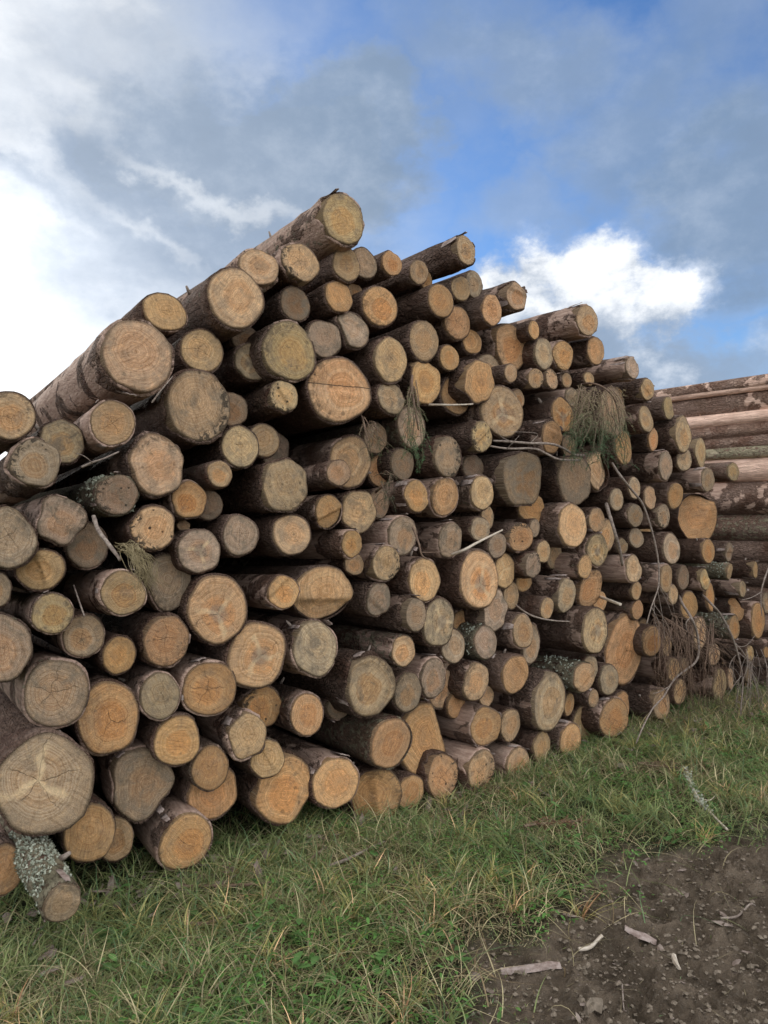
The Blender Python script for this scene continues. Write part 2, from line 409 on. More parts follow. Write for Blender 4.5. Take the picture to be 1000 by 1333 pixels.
# ------------------------------------------------------------------ ground: grass verge and bare soil
dirt_px = [(540, 1345), (575, 1300), (635, 1262), (655, 1232), (720, 1222), (790, 1196), (835, 1172), (850, 1128), (905, 1105), (1000, 1080), (1120, 1050), (1400, 1020), (2100, 1010)]
dirt_line = np.array([tuple(at_ground(*p))[:2] for p in dirt_px])
dirt_line = np.vstack([[dirt_line[0][0] - .45, -3.0], [dirt_line[0][0] - .25, 1.2], dirt_line])
def dirt_dist(x, y):
    """metres inside the bare soil (negative in the grass)"""
    x = np.asarray(x, float); y = np.asarray(y, float); best = np.full(x.shape, 1e9); sgn = np.ones(x.shape)
    for a, b in zip(dirt_line[:-1], dirt_line[1:]):
        d = b - a; L = (d ** 2).sum(); t = np.clip(((x - a[0]) * d[0] + (y - a[1]) * d[1]) / L, 0, 1)
        qx = x - a[0] - t * d[0]; qy = y - a[1] - t * d[1]; q = np.hypot(qx, qy)
        cr = d[0] * qy - d[1] * qx
        m = q < best; best = np.where(m, q, best); sgn = np.where(m, np.where(cr < 0, 1, -1), sgn)
    return best * sgn
def soil(x, y): return dirt_dist(x, y) + (fbm(x * 2.6, y * 2.6, 4, 5) - .5) * .75 + (fbm(x * 12, y * 12, 3, 9) - .5) * .28
def pile_ud(x, y):
    return (x - P0.x) * U.x + (y - P0.y) * U.y, (x - P0.x) * N.x + (y - P0.y) * N.y
def height(x, y):
    x = np.asarray(x, float); y = np.asarray(y, float)
    u, d = pile_ud(x, y); s = soil(x, y); k = np.clip(s / .12, 0, 1)
    near = np.exp(-((x - 1) ** 2 + (y - 4) ** 2) / 60)
    h = -.02 - .07 * np.exp(-((u - .4) / .55) ** 2 - (d / .5) ** 2) + (fbm(x * .5, y * .5, 3, 3) - .5) * .08 * (1 - np.exp(-(d / 1.0) ** 2)) 
    h = h + (fbm(x * 3, y * 3, 3, 2) - .5) * .03
    cl = fbm(x * 9, y * 9, 4, 21); cl2 = fbm(x * 26, y * 26, 3, 31)
    rx = x * .80 + y * -.60
    h = h + k * near * (fbm(rx * 2.2, (x * .6 + y * .8) * .35, 2, 61) - .5) * .07
    h = h + k * near * ((cl - .5) * .09 + np.clip(cl2 - .5, 0, 1) * .10 + (fbm(x * 45, y * 45, 3, 41) - .5) * .030 - .02)
    return h
def axis(lo, hi, step, far):
    a = list(np.arange(lo, hi + 1e-6, step)); s = step; v = hi
    while v < far: s *= 1.25; v += s; a.append(v)
    s = step; v = lo
    while v > -far: s *= 1.25; v -= s; a.insert(0, v)
    return np.array(a)
gx = axis(-1.6, 4.4, .013, 900); gy = axis(1.8, 5.0, .013, 900)
GX, GY = np.meshgrid(gx, gy); GZ = height(GX, GY)
nx, ny = len(gx), len(gy)
idx = np.arange(nx * ny).reshape(ny, nx)
gf = np.stack([idx[:-1, :-1], idx[:-1, 1:], idx[1:, 1:], idx[1:, :-1]], -1).reshape(-1, 4)
sv = np.clip(soil(GX, GY) / .16 + .5, 0, 1).ravel()
gu, gdd = pile_ud(GX, GY)
fm = np.clip(np.maximum(np.maximum((GY - 8.5) / 1.0, (gdd - 4.2) / .5), np.maximum((np.abs(GX) - GY * .52 - .9) / .3, (1.6 - GY) / .2)), 0, 1).ravel()
def ground_material():
    m, t = new_mat("verge_soil_and_thatch")
    s, far, _z = t.sep(t.attr('Col', 'GEOMETRY', 'Vector'))
    P = V(t, t.new('ShaderNodeTexCoord').outputs['Object'])
    n = t.noise(P, 6.0, 6, .65); f = t.noise(P, 60.0, 5, .7); g = t.noise(P, 2.0, 4); v = t.vor(P, 30.0)
    soilc = t.mix(t.ss(n, .35, .65), (.125, .092, .062), (.29, .22, .155))
    soilc = t.mix(t.ss(f, .5, .7) * .5, soilc, (.27, .225, .175))
    soilc = t.mix(t.ss(v, .12, .05) * .5, soilc, (.29, .25, .195))
    that = t.mix(t.ss(f, .35, .6), (.024, .020, .012), (.085, .072, .04))
    that = t.mix(t.ss(g, .45, .6) * .6, that, (.035, .05, .02))
    turf = t.mix(t.ss(g, .35, .65), t.mix(t.ss(f, .4, .65), (.05, .07, .022), (.15, .18, .07)), t.mix(t.ss(f, .4, .65), (.08, .085, .035), (.24, .22, .11)))
    that = t.mix(far, that, turf)
    c = t.mix(s, that, soilc)
    finish(t, c, .92, f * 1.4 + n + v * .5, 1.0, .045, .15)
    return m
tag(mesh_obj("ground", np.stack([GX.ravel(), GY.ravel(), GZ.ravel()], 1), gf, ground_material(), vcol=np.stack([sv, fm, sv * 0], 1)), kind='structure')

# ------------------------------------------------------------------ log data read off the photograph
DATA = """@0 380 4
720 333 386 380 -25 t pr | the huge log with the long bare barrel
862 104 228 205 8 f x
55 642 266 260 -5 t x
588 682 235 238 -8 t px
325 780 240 235 5 g -
188 888 262 268 -12 g kR
820 900 291 316 -10 t R
@0 600 4
45 403 302 320 -8 g R | the wide grey log cut by the left edge
320 307 240 262 -8 g R
612 178 220 215 -8 d kl
800 350 228 235 -10 f k | the pinkish log with a dark rot spot
455 440 215 250 28 d -
218 568 240 222 -5 f s | the log with a split-off wood tongue
-20 672 165 185 0 g -
645 688 235 232 -15 t pc | the log with pale peeled bark on top
275 795 220 215 -10 y p
885 625 240 300 0 g R
437 912 220 225 8 g -
@0 800 4
10 175 330 345 -8 g R
622 212 178 200 0 o -
870 140 245 270 -8 o R
298 410 345 360 -6 b xp
565 538 325 382 -4 o x
835 425 205 245 -6 g xp
240 885 505 515 -24 b X | the giant log at the lower left
739 878 322 360 -4 b Rp
@0 1000 4
468 338 268 300 -4 o -
600 370 170 235 22 t -
325 700 198 205 -75 g lG | the lichened log jutting over the grass
20 530 130 250 5 o G
@200 230 4
430 632 282 325 -18 t - | the second biggest log on the left slope
548 472 205 205 -10 t pr
765 445 190 210 -12 t k
740 662 155 182 0 d -
708 908 275 318 -10 y R | the broad yellowish log under the top slope
254 905 217 232 8 t x
480 850 140 150 45 d -
@200 430 4
515 165 175 198 0 g X
238 393 325 380 -8 y k | the log with black rotten knots along its rim
678 343 140 170 -10 y k
410 410 165 185 25 d -
453 605 192 225 0 y x
575 575 158 185 22 t -
687 808 228 280 -18 y R | the greenish yellow log at mid left
345 748 122 148 -12 t -
187 883 185 195 0 o -
285 910 140 165 25 d -
@200 630 4
238 350 220 235 -4 g X
454 268 180 218 -8 g -
722 262 188 218 -14 t -
335 652 300 360 -10 f X | the bright orange log with a torn notch
677 563 158 178 -18 o p
885 568 275 280 -8 f s | the stepped log with two sawn faces
165 1265 0 0 0 t -
541 892 293 358 -10 f X | the pale log with a branching white scar
845 857 218 290 -14 g Rp
157 218 90 60 25 t -
@200 830 4
292 265 265 288 -10 o xp
125 538 235 265 -5 o -
565 365 210 225 10 o k
800 400 165 220 -6 o -
492 512 200 245 -14 t pr
593 632 160 200 -14 f -
295 680 185 235 -4 o -
312 810 252 282 16 o G
680 790 300 340 4 o RG | the big ragged-barked log resting on the grass
170 1065 272 288 -10 o pG | the bare-barrelled log nearest the grass at the left
@400 280 4
190 20 218 276 -30 y pr | the topmost log of the whole pile
205 258 140 182 -10 t -
298 250 125 170 15 g -
442 252 105 130 0 o -
582 298 88 130 4 t -
828 183 115 165 -32 t r | the log standing out against the sky at the second summit
620 340 60 100 35 o -
802 382 95 130 -5 t -
870 360 95 145 16 g -
698 446 140 178 -15 o -
782 562 135 180 0 o -
165 425 145 172 -5 o -
250 418 80 140 18 t -
380 475 180 210 -6 o x
235 598 188 195 -2 g w
88 645 168 200 0 g -
610 655 145 215 -8 t -
438 755 180 240 -12 t x
742 743 100 138 5 o -
860 660 97 135 8 o -
620 870 158 230 -6 o R
171 910 298 347 -16 f c | the glowing orange log with a level crack
895 868 150 225 -12 o R
@400 480 4
441 152 142 178 -10 g c
775 140 148 200 0 o -
545 305 150 230 5 g m | the mossy log under a hanging green sprig
355 360 120 170 28 d m
225 485 205 280 -8 t -
164 542 115 140 -24 t -
372 532 108 172 18 o -
497 497 138 172 10 d -
732 460 158 225 -12 g k
908 355 112 165 -12 y k
848 235 75 90 25 t -
867 515 117 135 22 d -
568 663 118 178 -16 o p
720 667 148 205 -14 o p
912 646 122 185 -14 t p
271 743 168 230 -4 y R
375 702 105 160 18 d -
116 744 143 180 -10 o s
498 870 160 210 -12 g p
745 893 118 190 -14 g p
900 835 95 130 -8 g -
940 775 70 130 14 t -
@400 680 4
235 112 100 150 -25 o p
412 213 132 188 -16 y kp
245 218 105 120 8 t -
612 300 160 232 -8 f x
898 297 188 318 -16 f X | the deep orange log with a triangular dark heart
370 402 112 175 -8 g -
565 482 118 185 -22 g r
688 522 165 258 -8 g X
808 528 95 145 22 o -
762 645 130 180 0 g -
755 735 100 110 18 g -
930 625 115 178 -6 g l
503 670 118 165 -20 t m
336 852 235 335 -20 y Rr | the large upright oval log at lower centre
524 885 142 215 -8 g -
660 812 134 218 -4 g p
705 870 130 210 12 t -
880 832 138 200 -4 t -
935 905 80 110 18 t -
@400 880 4
150 557 228 262 -10 o Rp
437 350 218 272 -20 o m | the dark-barked log lying low at the centre
610 325 280 385 10 o w | the tilted slab-sided log at lower centre
375 630 220 290 -2 o sG
540 605 145 175 8 o G
708 522 162 228 2 o kG
905 490 145 218 -12 t kpG
930 262 150 200 -6 o p
776 150 105 145 8 o -
165 165 150 130 18 g r
@600 340 5
362 232 130 190 -20 t r
203 318 125 210 -22 o -
272 285 95 150 4 f -
335 560 270 300 -2 o R | the broad double-lobed log near the upper right
477 447 72 125 -8 o -
825 385 150 215 -30 t pr | the long-barrelled log highest on the right shoulder
543 602 130 210 -4 g -
668 612 135 188 -6 o -
880 583 112 190 -14 o -
327 728 88 125 -8 t -
487 763 88 135 -8 t k
594 768 88 138 -6 t k
690 775 62 105 4 t -
835 765 90 95 -4 t -
175 707 150 215 10 g x
@600 500 5
272 180 268 330 -4 t X | the round log with clear growth rings
372 100 80 140 16 t -
722 87 90 130 -6 g -
665 200 140 240 -10 o X
590 345 142 225 -20 o r
405 615 262 365 -16 d R | the great dark grey log with a frayed lower rim
745 625 225 325 -4 d R | the dark smooth-faced log beside the grey one
705 405 120 150 12 d -
612 550 85 125 4 t -
645 592 62 115 14 t -
460 805 185 220 16 o -
728 920 180 285 -20 f - | the pink-tinged oval log below the dark pair
886 885 98 168 -8 t p
@600 660 5
482 138 78 125 -6 g -
392 198 160 190 -12 o k
242 252 135 170 -6 g -
287 415 140 235 6 f X
468 378 115 175 -14 g k
540 290 92 150 -6 t -
607 312 105 195 12 g -
890 280 130 220 -10 y X
945 190 105 225 12 t -
811 390 96 165 -18 f -
843 530 158 250 0 o R
563 660 92 150 -18 t -
690 575 145 240 -14 g r
412 490 110 130 20 o -
328 575 100 190 16 t -
225 670 170 280 -2 g R
873 805 190 300 -30 y X | the log with a white star burst in its dark heart
405 810 130 230 -14 t p
455 890 135 270 12 g -
907 615 92 145 18 o -
@600 820 5
355 290 168 255 -16 o - | the smooth tan oval log at lower right centre
577 470 225 375 -18 g R | the tall weathered log with peeling pink bark
800 308 138 200 -22 t l
845 250 100 170 -6 g -
866 447 62 118 -8 t -
795 620 140 250 8 t -
713 720 140 235 -6 o pG
530 760 118 205 -10 t G
378 885 155 240 -12 t pG
325 620 140 215 2 t -
705 485 70 155 10 o -
@760 810 6.25
245 778 240 325 -10 o pG
305 700 150 270 12 o -
207 468 155 260 -8 g -
335 225 285 590 -2 o R | the tallest flared log at the lower right
635 668 135 260 -3 t rG | the rough-barked log jutting out at the foot
555 155 145 270 -4 o x
730 385 110 190 -8 t -
785 565 100 210 4 t G
680 195 75 170 6 t -
815 365 80 150 12 d -
@760 560 6.25
670 290 125 245 -18 g p
748 535 135 218 -10 o -
540 550 118 200 0 t -
650 698 115 205 -4 g k
415 470 120 190 -6 g -
270 565 120 190 -2 g -
422 695 125 200 -8 d -
430 877 118 170 4 g -
140 335 235 320 0 t s | the log with an inset knot under the spruce bough
325 140 130 300 12 o -
820 240 135 190 6 g -
@760 430 6.25
395 305 122 200 -20 g pr
518 480 102 190 -18 t r
507 722 117 232 -12 y -
697 632 102 190 -6 y w
806 848 155 295 -14 y R | the large yellow log below the right shoulder
270 540 110 160 10 o k
230 665 200 400 4 d -
563 890 95 195 4 o -
@760 690 6.25
717 152 130 265 -14 g -
312 130 88 130 8 d -
405 315 118 235 -16 y p
667 395 122 238 -14 t p
812 388 92 200 -4 d -
730 525 80 165 4 t -
755 335 80 115 14 t -
430 495 95 155 -4 t -
440 650 95 165 2 o -
860 615 125 240 4 o -
@860 470 7.14
375 850 130 290 8 y R
@860 580 7.14
443 320 122 235 -16 g p
680 245 110 180 -10 y -
390 675 290 450 8 o s | the funnel-shaped orange butt at the far right
@860 690 7.14
447 197 155 230 -6 o -
408 460 88 215 -6 y r
462 620 120 280 4 o -
635 205 70 200 -2 g r
640 385 62 155 -10 y l
880 368 65 170 -14 t r
765 548 92 165 -4 g r
715 730 120 235 -4 o s
910 840 125 330 -6 o - | the tall narrow orange log at the right edge
985 680 60 205 -4 g -
690 905 110 230 -4 o l
830 770 110 220 12 o -
@860 800 7.14
370 180 125 320 -6 t x
258 180 58 170 -2 o -
500 372 110 205 4 t -
553 650 80 305 2 y G
648 600 75 200 6 t -
830 365 75 160 -2 t -
985 350 50 110 -4 o -
820 560 60 145 4 d -
1060 640 80 250 0 g -
1080 420 80 200 0 t -"""
TONE = {'t': ((.66, .45, .26), .36), 'o': ((.68, .405, .195), .12), 'g': ((.54, .41, .28), .7), 'y': ((.65, .475, .27), .5),
        'd': ((.34, .24, .155), .75), 'b': ((.44, .325, .205), .6), 'f': ((.80, .52, .28), .05)}  # 'd' covers dark wood and shaded logs, their shade put into the colour
logs = []
for ln in DATA.strip().splitlines():
    if ln[0] == '@': ox, oy, sc = map(float, ln[1:].split()); continue
    a, _, nm = ln.partition('|'); p = a.split(); cx, cy, ww, hh = map(float, p[:4])
    if ww == 0: continue
    logs.append(dict(cx=ox + cx / sc, cy=oy + cy / sc, w=ww / sc, h=hh / sc, d=float(p[4]) / 100 * (.55 if float(p[4]) < -60 else .4 if float(p[4]) < 0 else .3), hint=float(p[4]) / 100 * (.55 if float(p[4]) < -60 else .4 if float(p[4]) < 0 else .3), tone=p[5], f=p[6], nm=nm.strip(), kind='face'))
def solve(L):
    c = at_face(L['cx'], L['cy'], L['d']); q = c - P0
    L['u'] = q.dot(U); L['z'] = c.z
    rz = .5 * L['h'] * c.y / FPX; ru = .5 * L['w'] * c.y / FPX / (U.x - U.y * c.x / c.y)
    k = ru / rz; k = min(max(k, .8), 1.22) if 's' not in L['f'] and 'w' not in L['f'] else min(max(k, .7), 1.35)
    rz *= 1.045; L['rz'] = rz; L['ru'] = rz * k; L['r'] = (L['rz'] + L['ru']) / 2
for L in logs: solve(L)
for it in range(60):                            # slide logs along their length until neighbours stop overlapping
    n_over = 0
    for i, A in enumerate(logs):
        for B in logs[:i]:
            du = A['u'] - B['u']; dz_ = A['z'] - B['z']; lim = (A['r'] + B['r']) * .87
            if abs(du) < lim and abs(dz_) < lim and du * du + dz_ * dz_ < lim * lim:
                n_over += 1
                back, front = (A, B) if A['d'] > B['d'] or (A['d'] == B['d'] and A['u'] > B['u']) else (B, A)
                if back['d'] < back['hint'] + .07 and 'G' not in back['f']: back['d'] += .02; solve(back)
                
print('overlapping pairs left', n_over)

# thin logs lying deeper in the gaps of the stack
def free_r(u, z):
    return min(math.hypot(u - L['u'], z - L['z']) - L['r'] for L in logs)
def inside(u, z):
    """under the outline of the stack"""
    return any(L['z'] > z + .16 and abs(L['u'] - u) < L['r'] + .05 for L in logs) and z > .04 and u > -1.75
rr = random.Random(3); cand = []
for _ in range(9000):
    u = rr.uniform(-2.1, 4.6); z = rr.uniform(.05, 3.0); f = free_r(u, z)
    if f > .028 and inside(u, z): cand.append((f, u, z))
cand.sort(reverse=True); nfill = 0
for f, u, z in cand:
    if nfill >= 34: break
    f = min(free_r(u, z), .10)
    if f < .028: continue
    logs.append(dict(u=u, z=z, r=f, rz=f * rr.uniform(.93, 1), ru=f, d=rr.uniform(.30, .6), tone=rr.choice('dgt'), f='-', nm='', kind='gap')); nfill += 1
print('gap logs', nfill)

# ------------------------------------------------------------------ building a log
SEG = 40
def log_mesh(L, length, seed, far=False):
    R = random.Random(seed); feats = L['f']
    ru, rz = L['ru'], L['rz']; rm = (ru + rz) / 2
    amp = .06 if 'R' in feats else .032
    har = [(k, R.gauss(0, amp) / k ** .6, R.uniform(0, 6.28)) for k in (2, 3, 4, 5, 7)]
    th = [2 * math.pi * k / SEG for k in range(SEG)]
    shape = []
    for a in th:
        q = 1 + sum(A * math.cos(k * a + p) for k, A, p in har)
        if 'w' in feats:                         # slab-sided: one flank split away
            a0 = L['wang']; q = min(q, .62 / max(.3, math.cos(a - a0))) if math.cos(a - a0) > .3 else q
        shape.append(q * (1 + R.gauss(0, .006)))
    bt = min(.010, .07 * rm) + (.004 if 'r' in feats else 0)        # bark thickness
    def pt(k, fr, s, extra=0.0):                  # fr = fraction of the radius
        a = th[k]; q = shape[k] * fr
        return Vector(((ru * q + extra) * math.cos(a), (rz * q + extra) * math.sin(a), s))
    # local frame: x = along the stack front, y = up, z = out of the front end towards the viewer
    tx, ty = R.gauss(0, .05), R.gauss(0, .05)     # saw cut not quite square
    step = None
    if 's' in feats or 'c' in feats: 
        a0 = L.get('sang', R.uniform(0, 6.28)); step = (math.cos(a0), math.sin(a0), R.uniform(-.15, .15) if 'c' in feats else R.uniform(-.1, .25), .012 if 'c' in feats else rm * .55)
    ra_ = R.uniform(0, 6.28); rc_ = R.uniform(-.5, .5); rh_ = R.choice((0, 0, .004, .007, .011)); rw_ = R.uniform(.05, .3)
    def zoff(x, y):
        z = x * tx + y * ty
        q = (x / ru) * math.cos(ra_) + (y / rz) * math.sin(ra_) - rc_
        if rh_: z += rh_ * (1 if q > rw_ else max(0, q / rw_)) * (1 if rm > .05 else .5)
        if step:
            s = (x / ru) * step[0] + (y / rz) * step[1] - step[2]
            if s > 0: z -= min(1, s / .05) * step[3] * (1 if 'c' in feats else min(1, .35 + s * .8))
        return z
    # ---- sawn end
    wf = 1 - bt / rm
    rings = [0, .12, .24, .36, .48, .60, .72, .84, .94, 1.0]
    v, uv, f = [], [], []
    v.append(Vector((0, 0, zoff(0, 0)))); uv.append((0, 0))
    for fr in rings[1:]:
        for k in range(SEG):
            p = pt(k, fr * wf, 0); z = zoff(p.x, p.y) + R.gauss(0, .0007) - (.003 if fr == 1.0 else 0)
            if step is None and R.random() < .02: z -= .004
            v.append(Vector((p.x, p.y, z))); uv.append((fr * math.cos(th[k]), fr * math.sin(th[k])))
    for k in range(SEG): f.append((0, 1 + k, 1 + (k + 1) % SEG))
    for i in range(len(rings) - 2):
        for k in range(SEG):
            a, b = 1 + i * SEG + k, 1 + i * SEG + (k + 1) % SEG
            f.append((a, a + SEG, b + SEG, b))
    base = 1 + (len(rings) - 2) * SEG
    n0 = len(v)
    for k in range(SEG):                          # a short length of bare wood showing where bark tore off
        p = pt(k, wf, -.12 * 1.0 - rm * .3); v.append(p); uv.append((math.cos(th[k]) * 1.0, math.sin(th[k]) * 1.0))
    for k in range(SEG):
        a, b = base + k, base + (k + 1) % SEG
        f.append((a, n0 + k, n0 + (k + 1) % SEG, b))
    wood = (v, f, uv)
    # ---- bark tube, starting at a ragged edge just behind the cut
    rough = 'r' in feats or 'k' in feats or 'R' in feats
    ph = R.uniform(0, 6.28)
    jn = fbm(np.cos(th) * 1.6 + ph, np.sin(th) * 1.6 + seed, 3, seed)
    jag = [max(0.001, (.006 + (.05 if rough else .012) * max(0, jn[i_] - .45) * 4) * R.uniform(.75, 1.25)) for i_, a in enumerate(th)]
    if 'X' in feats or 'x' in feats: pass
    ss_ = [0, .012, .035, .07, .12, .18, .26, .36, .50, .70, .95, 1.3, 1.7, 2.2, 2.9, 3.6]
    ss_ = [s for s in ss_ if s < length - .1] + [length]
    taper = R.uniform(.003, .011) * (1 if R.random() < .7 else -.6) * (0 if L['kind'] == 'flank' else 1); bow = R.gauss(0, .006) * (.1 if L['kind'] == 'flank' else 1); bowa = R.uniform(0, 6.28)
    flare = (R.uniform(.02, .10) if rm > .11 else R.uniform(0, .03)) * (0 if L['kind'] == 'flank' else 1)
    lumps = (vnoise(np.tile(np.array(th) / 6.283 * 8 + seed, (len(ss_), 1)), np.tile(np.array(ss_)[:, None] * 7.0, (1, SEG)), seed) - .5) * (.006 + .004 * rough)
    v, f = [], []
    for k in range(SEG):
        p = pt(k, wf * .995, 0); v.append(Vector((p.x, p.y, zoff(p.x, p.y) * .5 - jag[k])))
    for i, s in enumerate(ss_):
        g = 1 - taper * s / max(rm, .06) * 1.0 - flare * (1 - math.exp(-s / .25)) * .6
        ox_, oy_ = bow * s * s * math.cos(bowa), bow * s * s * math.sin(bowa)
        for k in range(SEG):
            lump = lumps[i, k] + R.gauss(0, .0008 + .0012 * rough)
            p = pt(k, g, 0, lump if i else -bt * .15)
            z0 = zoff(p.x, p.y) * math.exp(-s * 8) * .5
            v.append(Vector((p.x + ox_, p.y + oy_, -s - jag[k] * math.exp(-s * 6) + z0)))
    for i in range(len(ss_)):
        for k in range(SEG):
            a, b = i * SEG + k, i * SEG + (k + 1) % SEG
            f.append((a, a + SEG, b + SEG, b))
    last = len(ss_) * SEG
    tail_ring = [v[last + k].copy() for k in range(SEG)]
    bark = (v, f)
    # ---- sawn tail end
    cen = sum(tail_ring, Vector()) / SEG
    tv = [cen] + [cen + (p - cen) * .5 for p in tail_ring[::2]] + [cen + (p - cen) * .995 for p in tail_ring[::2]]
    h = SEG // 2; tuv = [(0, 0)] + [(.5 * math.cos(th[2 * k]), .5 * math.sin(th[2 * k])) for k in range(h)] + [(math.cos(th[2 * k]), math.sin(th[2 * k])) for k in range(h)]
    tf = [(0, 1 + (k + 1) % h, 1 + k) for k in range(h)] + [(1 + k, 1 + (k + 1) % h, 1 + h + (k + 1) % h, 1 + h + k) for k in range(h)]
    return wood, bark, (tv, tf, tuv), shape

def build_log(L, length, seed, direction=None, label='', group='spruce logs in the big stack', center=None):
    R = random.Random(seed * 7 + 1)
    wood, bark, tail, shape = log_mesh(L, length, seed)
    ax = direction if direction is not None else (-N + U * R.gauss(0, .012) + UP * R.gauss(0, .008))
    ax = ax.normalized(); xa = (U - ax * U.dot(ax)).normalized(); ya = ax.cross(xa)
    Mx = Matrix((xa, ya, ax)).transposed().to_4x4()
    c = center if center is not None else world(L['u'], L['z'], L['d'])
    root = empty('log', c); root.rotation_euler = Mx.to_euler()
    tag(root, label, 'log', group)
    feats = L['f']
    (tc, stn) = TONE[L['tone']]
    j = lambda a: a * R.uniform(.90, 1.10)
    q_ = R.uniform(.76, 1.14); tone = (tc[0] * q_, tc[1] * q_ * R.uniform(.96, 1.04), tc[2] * q_ * R.uniform(.92, 1.08), min(1, stn * R.uniform(.7, 1.3)))
    rm_big = L['r'] > .1
    e = mesh_obj('sawn_end', *wood[:2], M_END, root, uv=wood[2]); e.color = tone
    e['crack'] = 1.0 if 'x' in feats or 'X' in feats else (1.0 if R.random() < .25 else 0.0)
    e['scar'] = 1.0 if 'X' in feats else 0.0
    e['split'] = 1.0 if 'c' in feats and rm_big else 0.0
    e['knot'] = 1.0 if 'k' in feats else (.0 if R.random() < .8 else .5)
    b = mesh_obj('bark', *bark, M_BARK, root)
    b.color = (.75 if 'p' in feats else (R.uniform(.2, .6) if R.random() < .55 else .0), 1.0 if 'l' in feats else (.6 if 'm' in feats else (R.uniform(.1, .4) if R.random() < .3 else 0)),
               R.uniform(.7, 1) if ('r' in feats or 'R' in feats or R.random() < .3) else R.uniform(.1, .5), min(1, (R.uniform(.35, .75) if 'd' != L['tone'] else R.uniform(.2, .45)) + (.15 if 'p' in feats else 0)))  # bark of 'd' logs darkened like their ends, painted shade included
    tl = mesh_obj('sawn_end', tail[0], tail[1], M_END, root, uv=tail[2]); tl.color = tone; tl['crack'] = 0.0; tl['scar'] = 0.0; tl['knot'] = 0.0; tl['split'] = 0.0
    # loose bark at the rim of some ends, knots on the flank
    rm = L['r']
    if ('r' in feats or 'p' in feats or 'l' in feats) and rm > .05:
        for q in range(R.randint(1, 3)):
            a = R.uniform(.2, 3.0) if R.random() < .7 else R.uniform(3, 6.2); wd = R.uniform(.15, .5); ln_ = R.uniform(.03, .10)
            vs, fs = [], []
            for i in range(4):
                for k in range(5):
                    aa = a + (k / 4 - .5) * wd * (1 - .15 * i + R.uniform(-.1, .1)); lift = 1.02 + .05 * i * R.uniform(.6, 1.2) * (.03 / max(.03, rm) + .2)
                    vs.append(Vector((L['ru'] * lift * math.cos(aa), L['rz'] * lift * math.sin(aa), -ln_ * (1 - i / 3) - .03 + i * .012 + R.uniform(-.004, .004))))
            for i in range(3):
                for k in range(4): fs.append((i * 5 + k, i * 5 + k + 1, (i + 1) * 5 + k + 1, (i + 1) * 5 + k))
            n = len(vs); cc = Vector((0, 0, 0))
            vs += [p - Vector((p.x, p.y, 0)).normalized() * .003 for p in vs]
            fs += [tuple(n + i for i in reversed(t_)) for t_ in fs[:12]]
            for k in range(4): fs.append((k + 1, k, n + k, n + k + 1)); fs.append((15 + k, 15 + k + 1, n + 15 + k + 1, n + 15 + k))
            mesh_obj('bark_flake', vs, fs, M_FLAKE, root)
    if rm > .045 and L['kind'] != 'gap':
        for q in range(R.choice((0, 0, 1, 2)) if rm < .12 else R.choice((1, 2, 3))):
            a = R.uniform(-.3, 3.4); s = R.uniform(.06, 1.0); rr0 = R.uniform(.005, .010)
            o_ = Vector((L['ru'] * math.cos(a), L['rz'] * math.sin(a), -s)) * 1.0; o_.x *= .96; o_.y *= .96
            dirn = Vector((math.cos(a), math.sin(a), R.uniform(-.2, .7))).normalized()
            tv, tf = tube([o_, o_ + dirn * .02, o_ + dirn * R.uniform(.025, .045)], rr0 * 1.5, rr0 * .7, 6, .3)
            mesh_obj('branch_stub', tv, tf, M_TWIG, root)
    return root, ax, xa, ya

# ------------------------------------------------------------------ labels that single each log out
SIZE = [(.045, 'slim'), (.065, 'small'), (.09, 'medium'), (.12, 'large'), (.16, 'broad'), (9, 'massive')]
TW = {'t': 'tan', 'o': 'orange-brown', 'g': 'greyed', 'y': 'yellowish', 'd': 'dark', 'b': 'brownish', 'f': 'bright'}
DIRS = ['right of', 'upper-right of', 'above', 'upper-left of', 'left of', 'lower-left of', 'below', 'lower-right of']
def img(L):
    p = world(L['u'], L['z'], L['d']) - Vector((0, 0, EYE)); return p.x / p.y * FPX + 500, 678 - p.z / p.y * FPX
for L in logs: L['px'] = img(L)
marks = [L for L in logs if L['nm']]; slots = {}
for L in logs:
    if L['nm']: L['label'] = L['nm'].replace('the ', '', 1); continue
    best = min(marks, key=lambda m: math.hypot(m['px'][0] - L['px'][0], m['px'][1] - L['px'][1]) / (40 + m['r'] * 150))
    dxx, dyy = L['px'][0] - best['px'][0], best['px'][1] - L['px'][1]
    k = int(round(math.degrees(math.atan2(dyy, dxx)) / 45)) % 8
    size = next(s for lim, s in SIZE if L['r'] < lim); L['sz'] = size
    slots.setdefault((best['nm'], k), []).append((math.hypot(dxx, dyy), id(L), L))
for (nm, k), lst in slots.items():
    lst.sort(); 
    for i, (_, _, L) in enumerate(lst):
        o_ = '' if len(lst) == 1 else ('nearest ' if i == 0 else ['second ', 'third ', 'fourth ', 'fifth ', 'sixth ', 'seventh ', 'eighth '][i - 1])
        deep = 'recessed ' if L['kind'] == 'gap' else ''
        s = f"{L['sz']} {TW[L['tone']]} {deep}log, {o_}{DIRS[k]} {nm}"
        if len(s.split()) > 16: s = s.replace('recessed ', '').replace(L['sz'] + ' ', '', 1)
        L['label'] = s

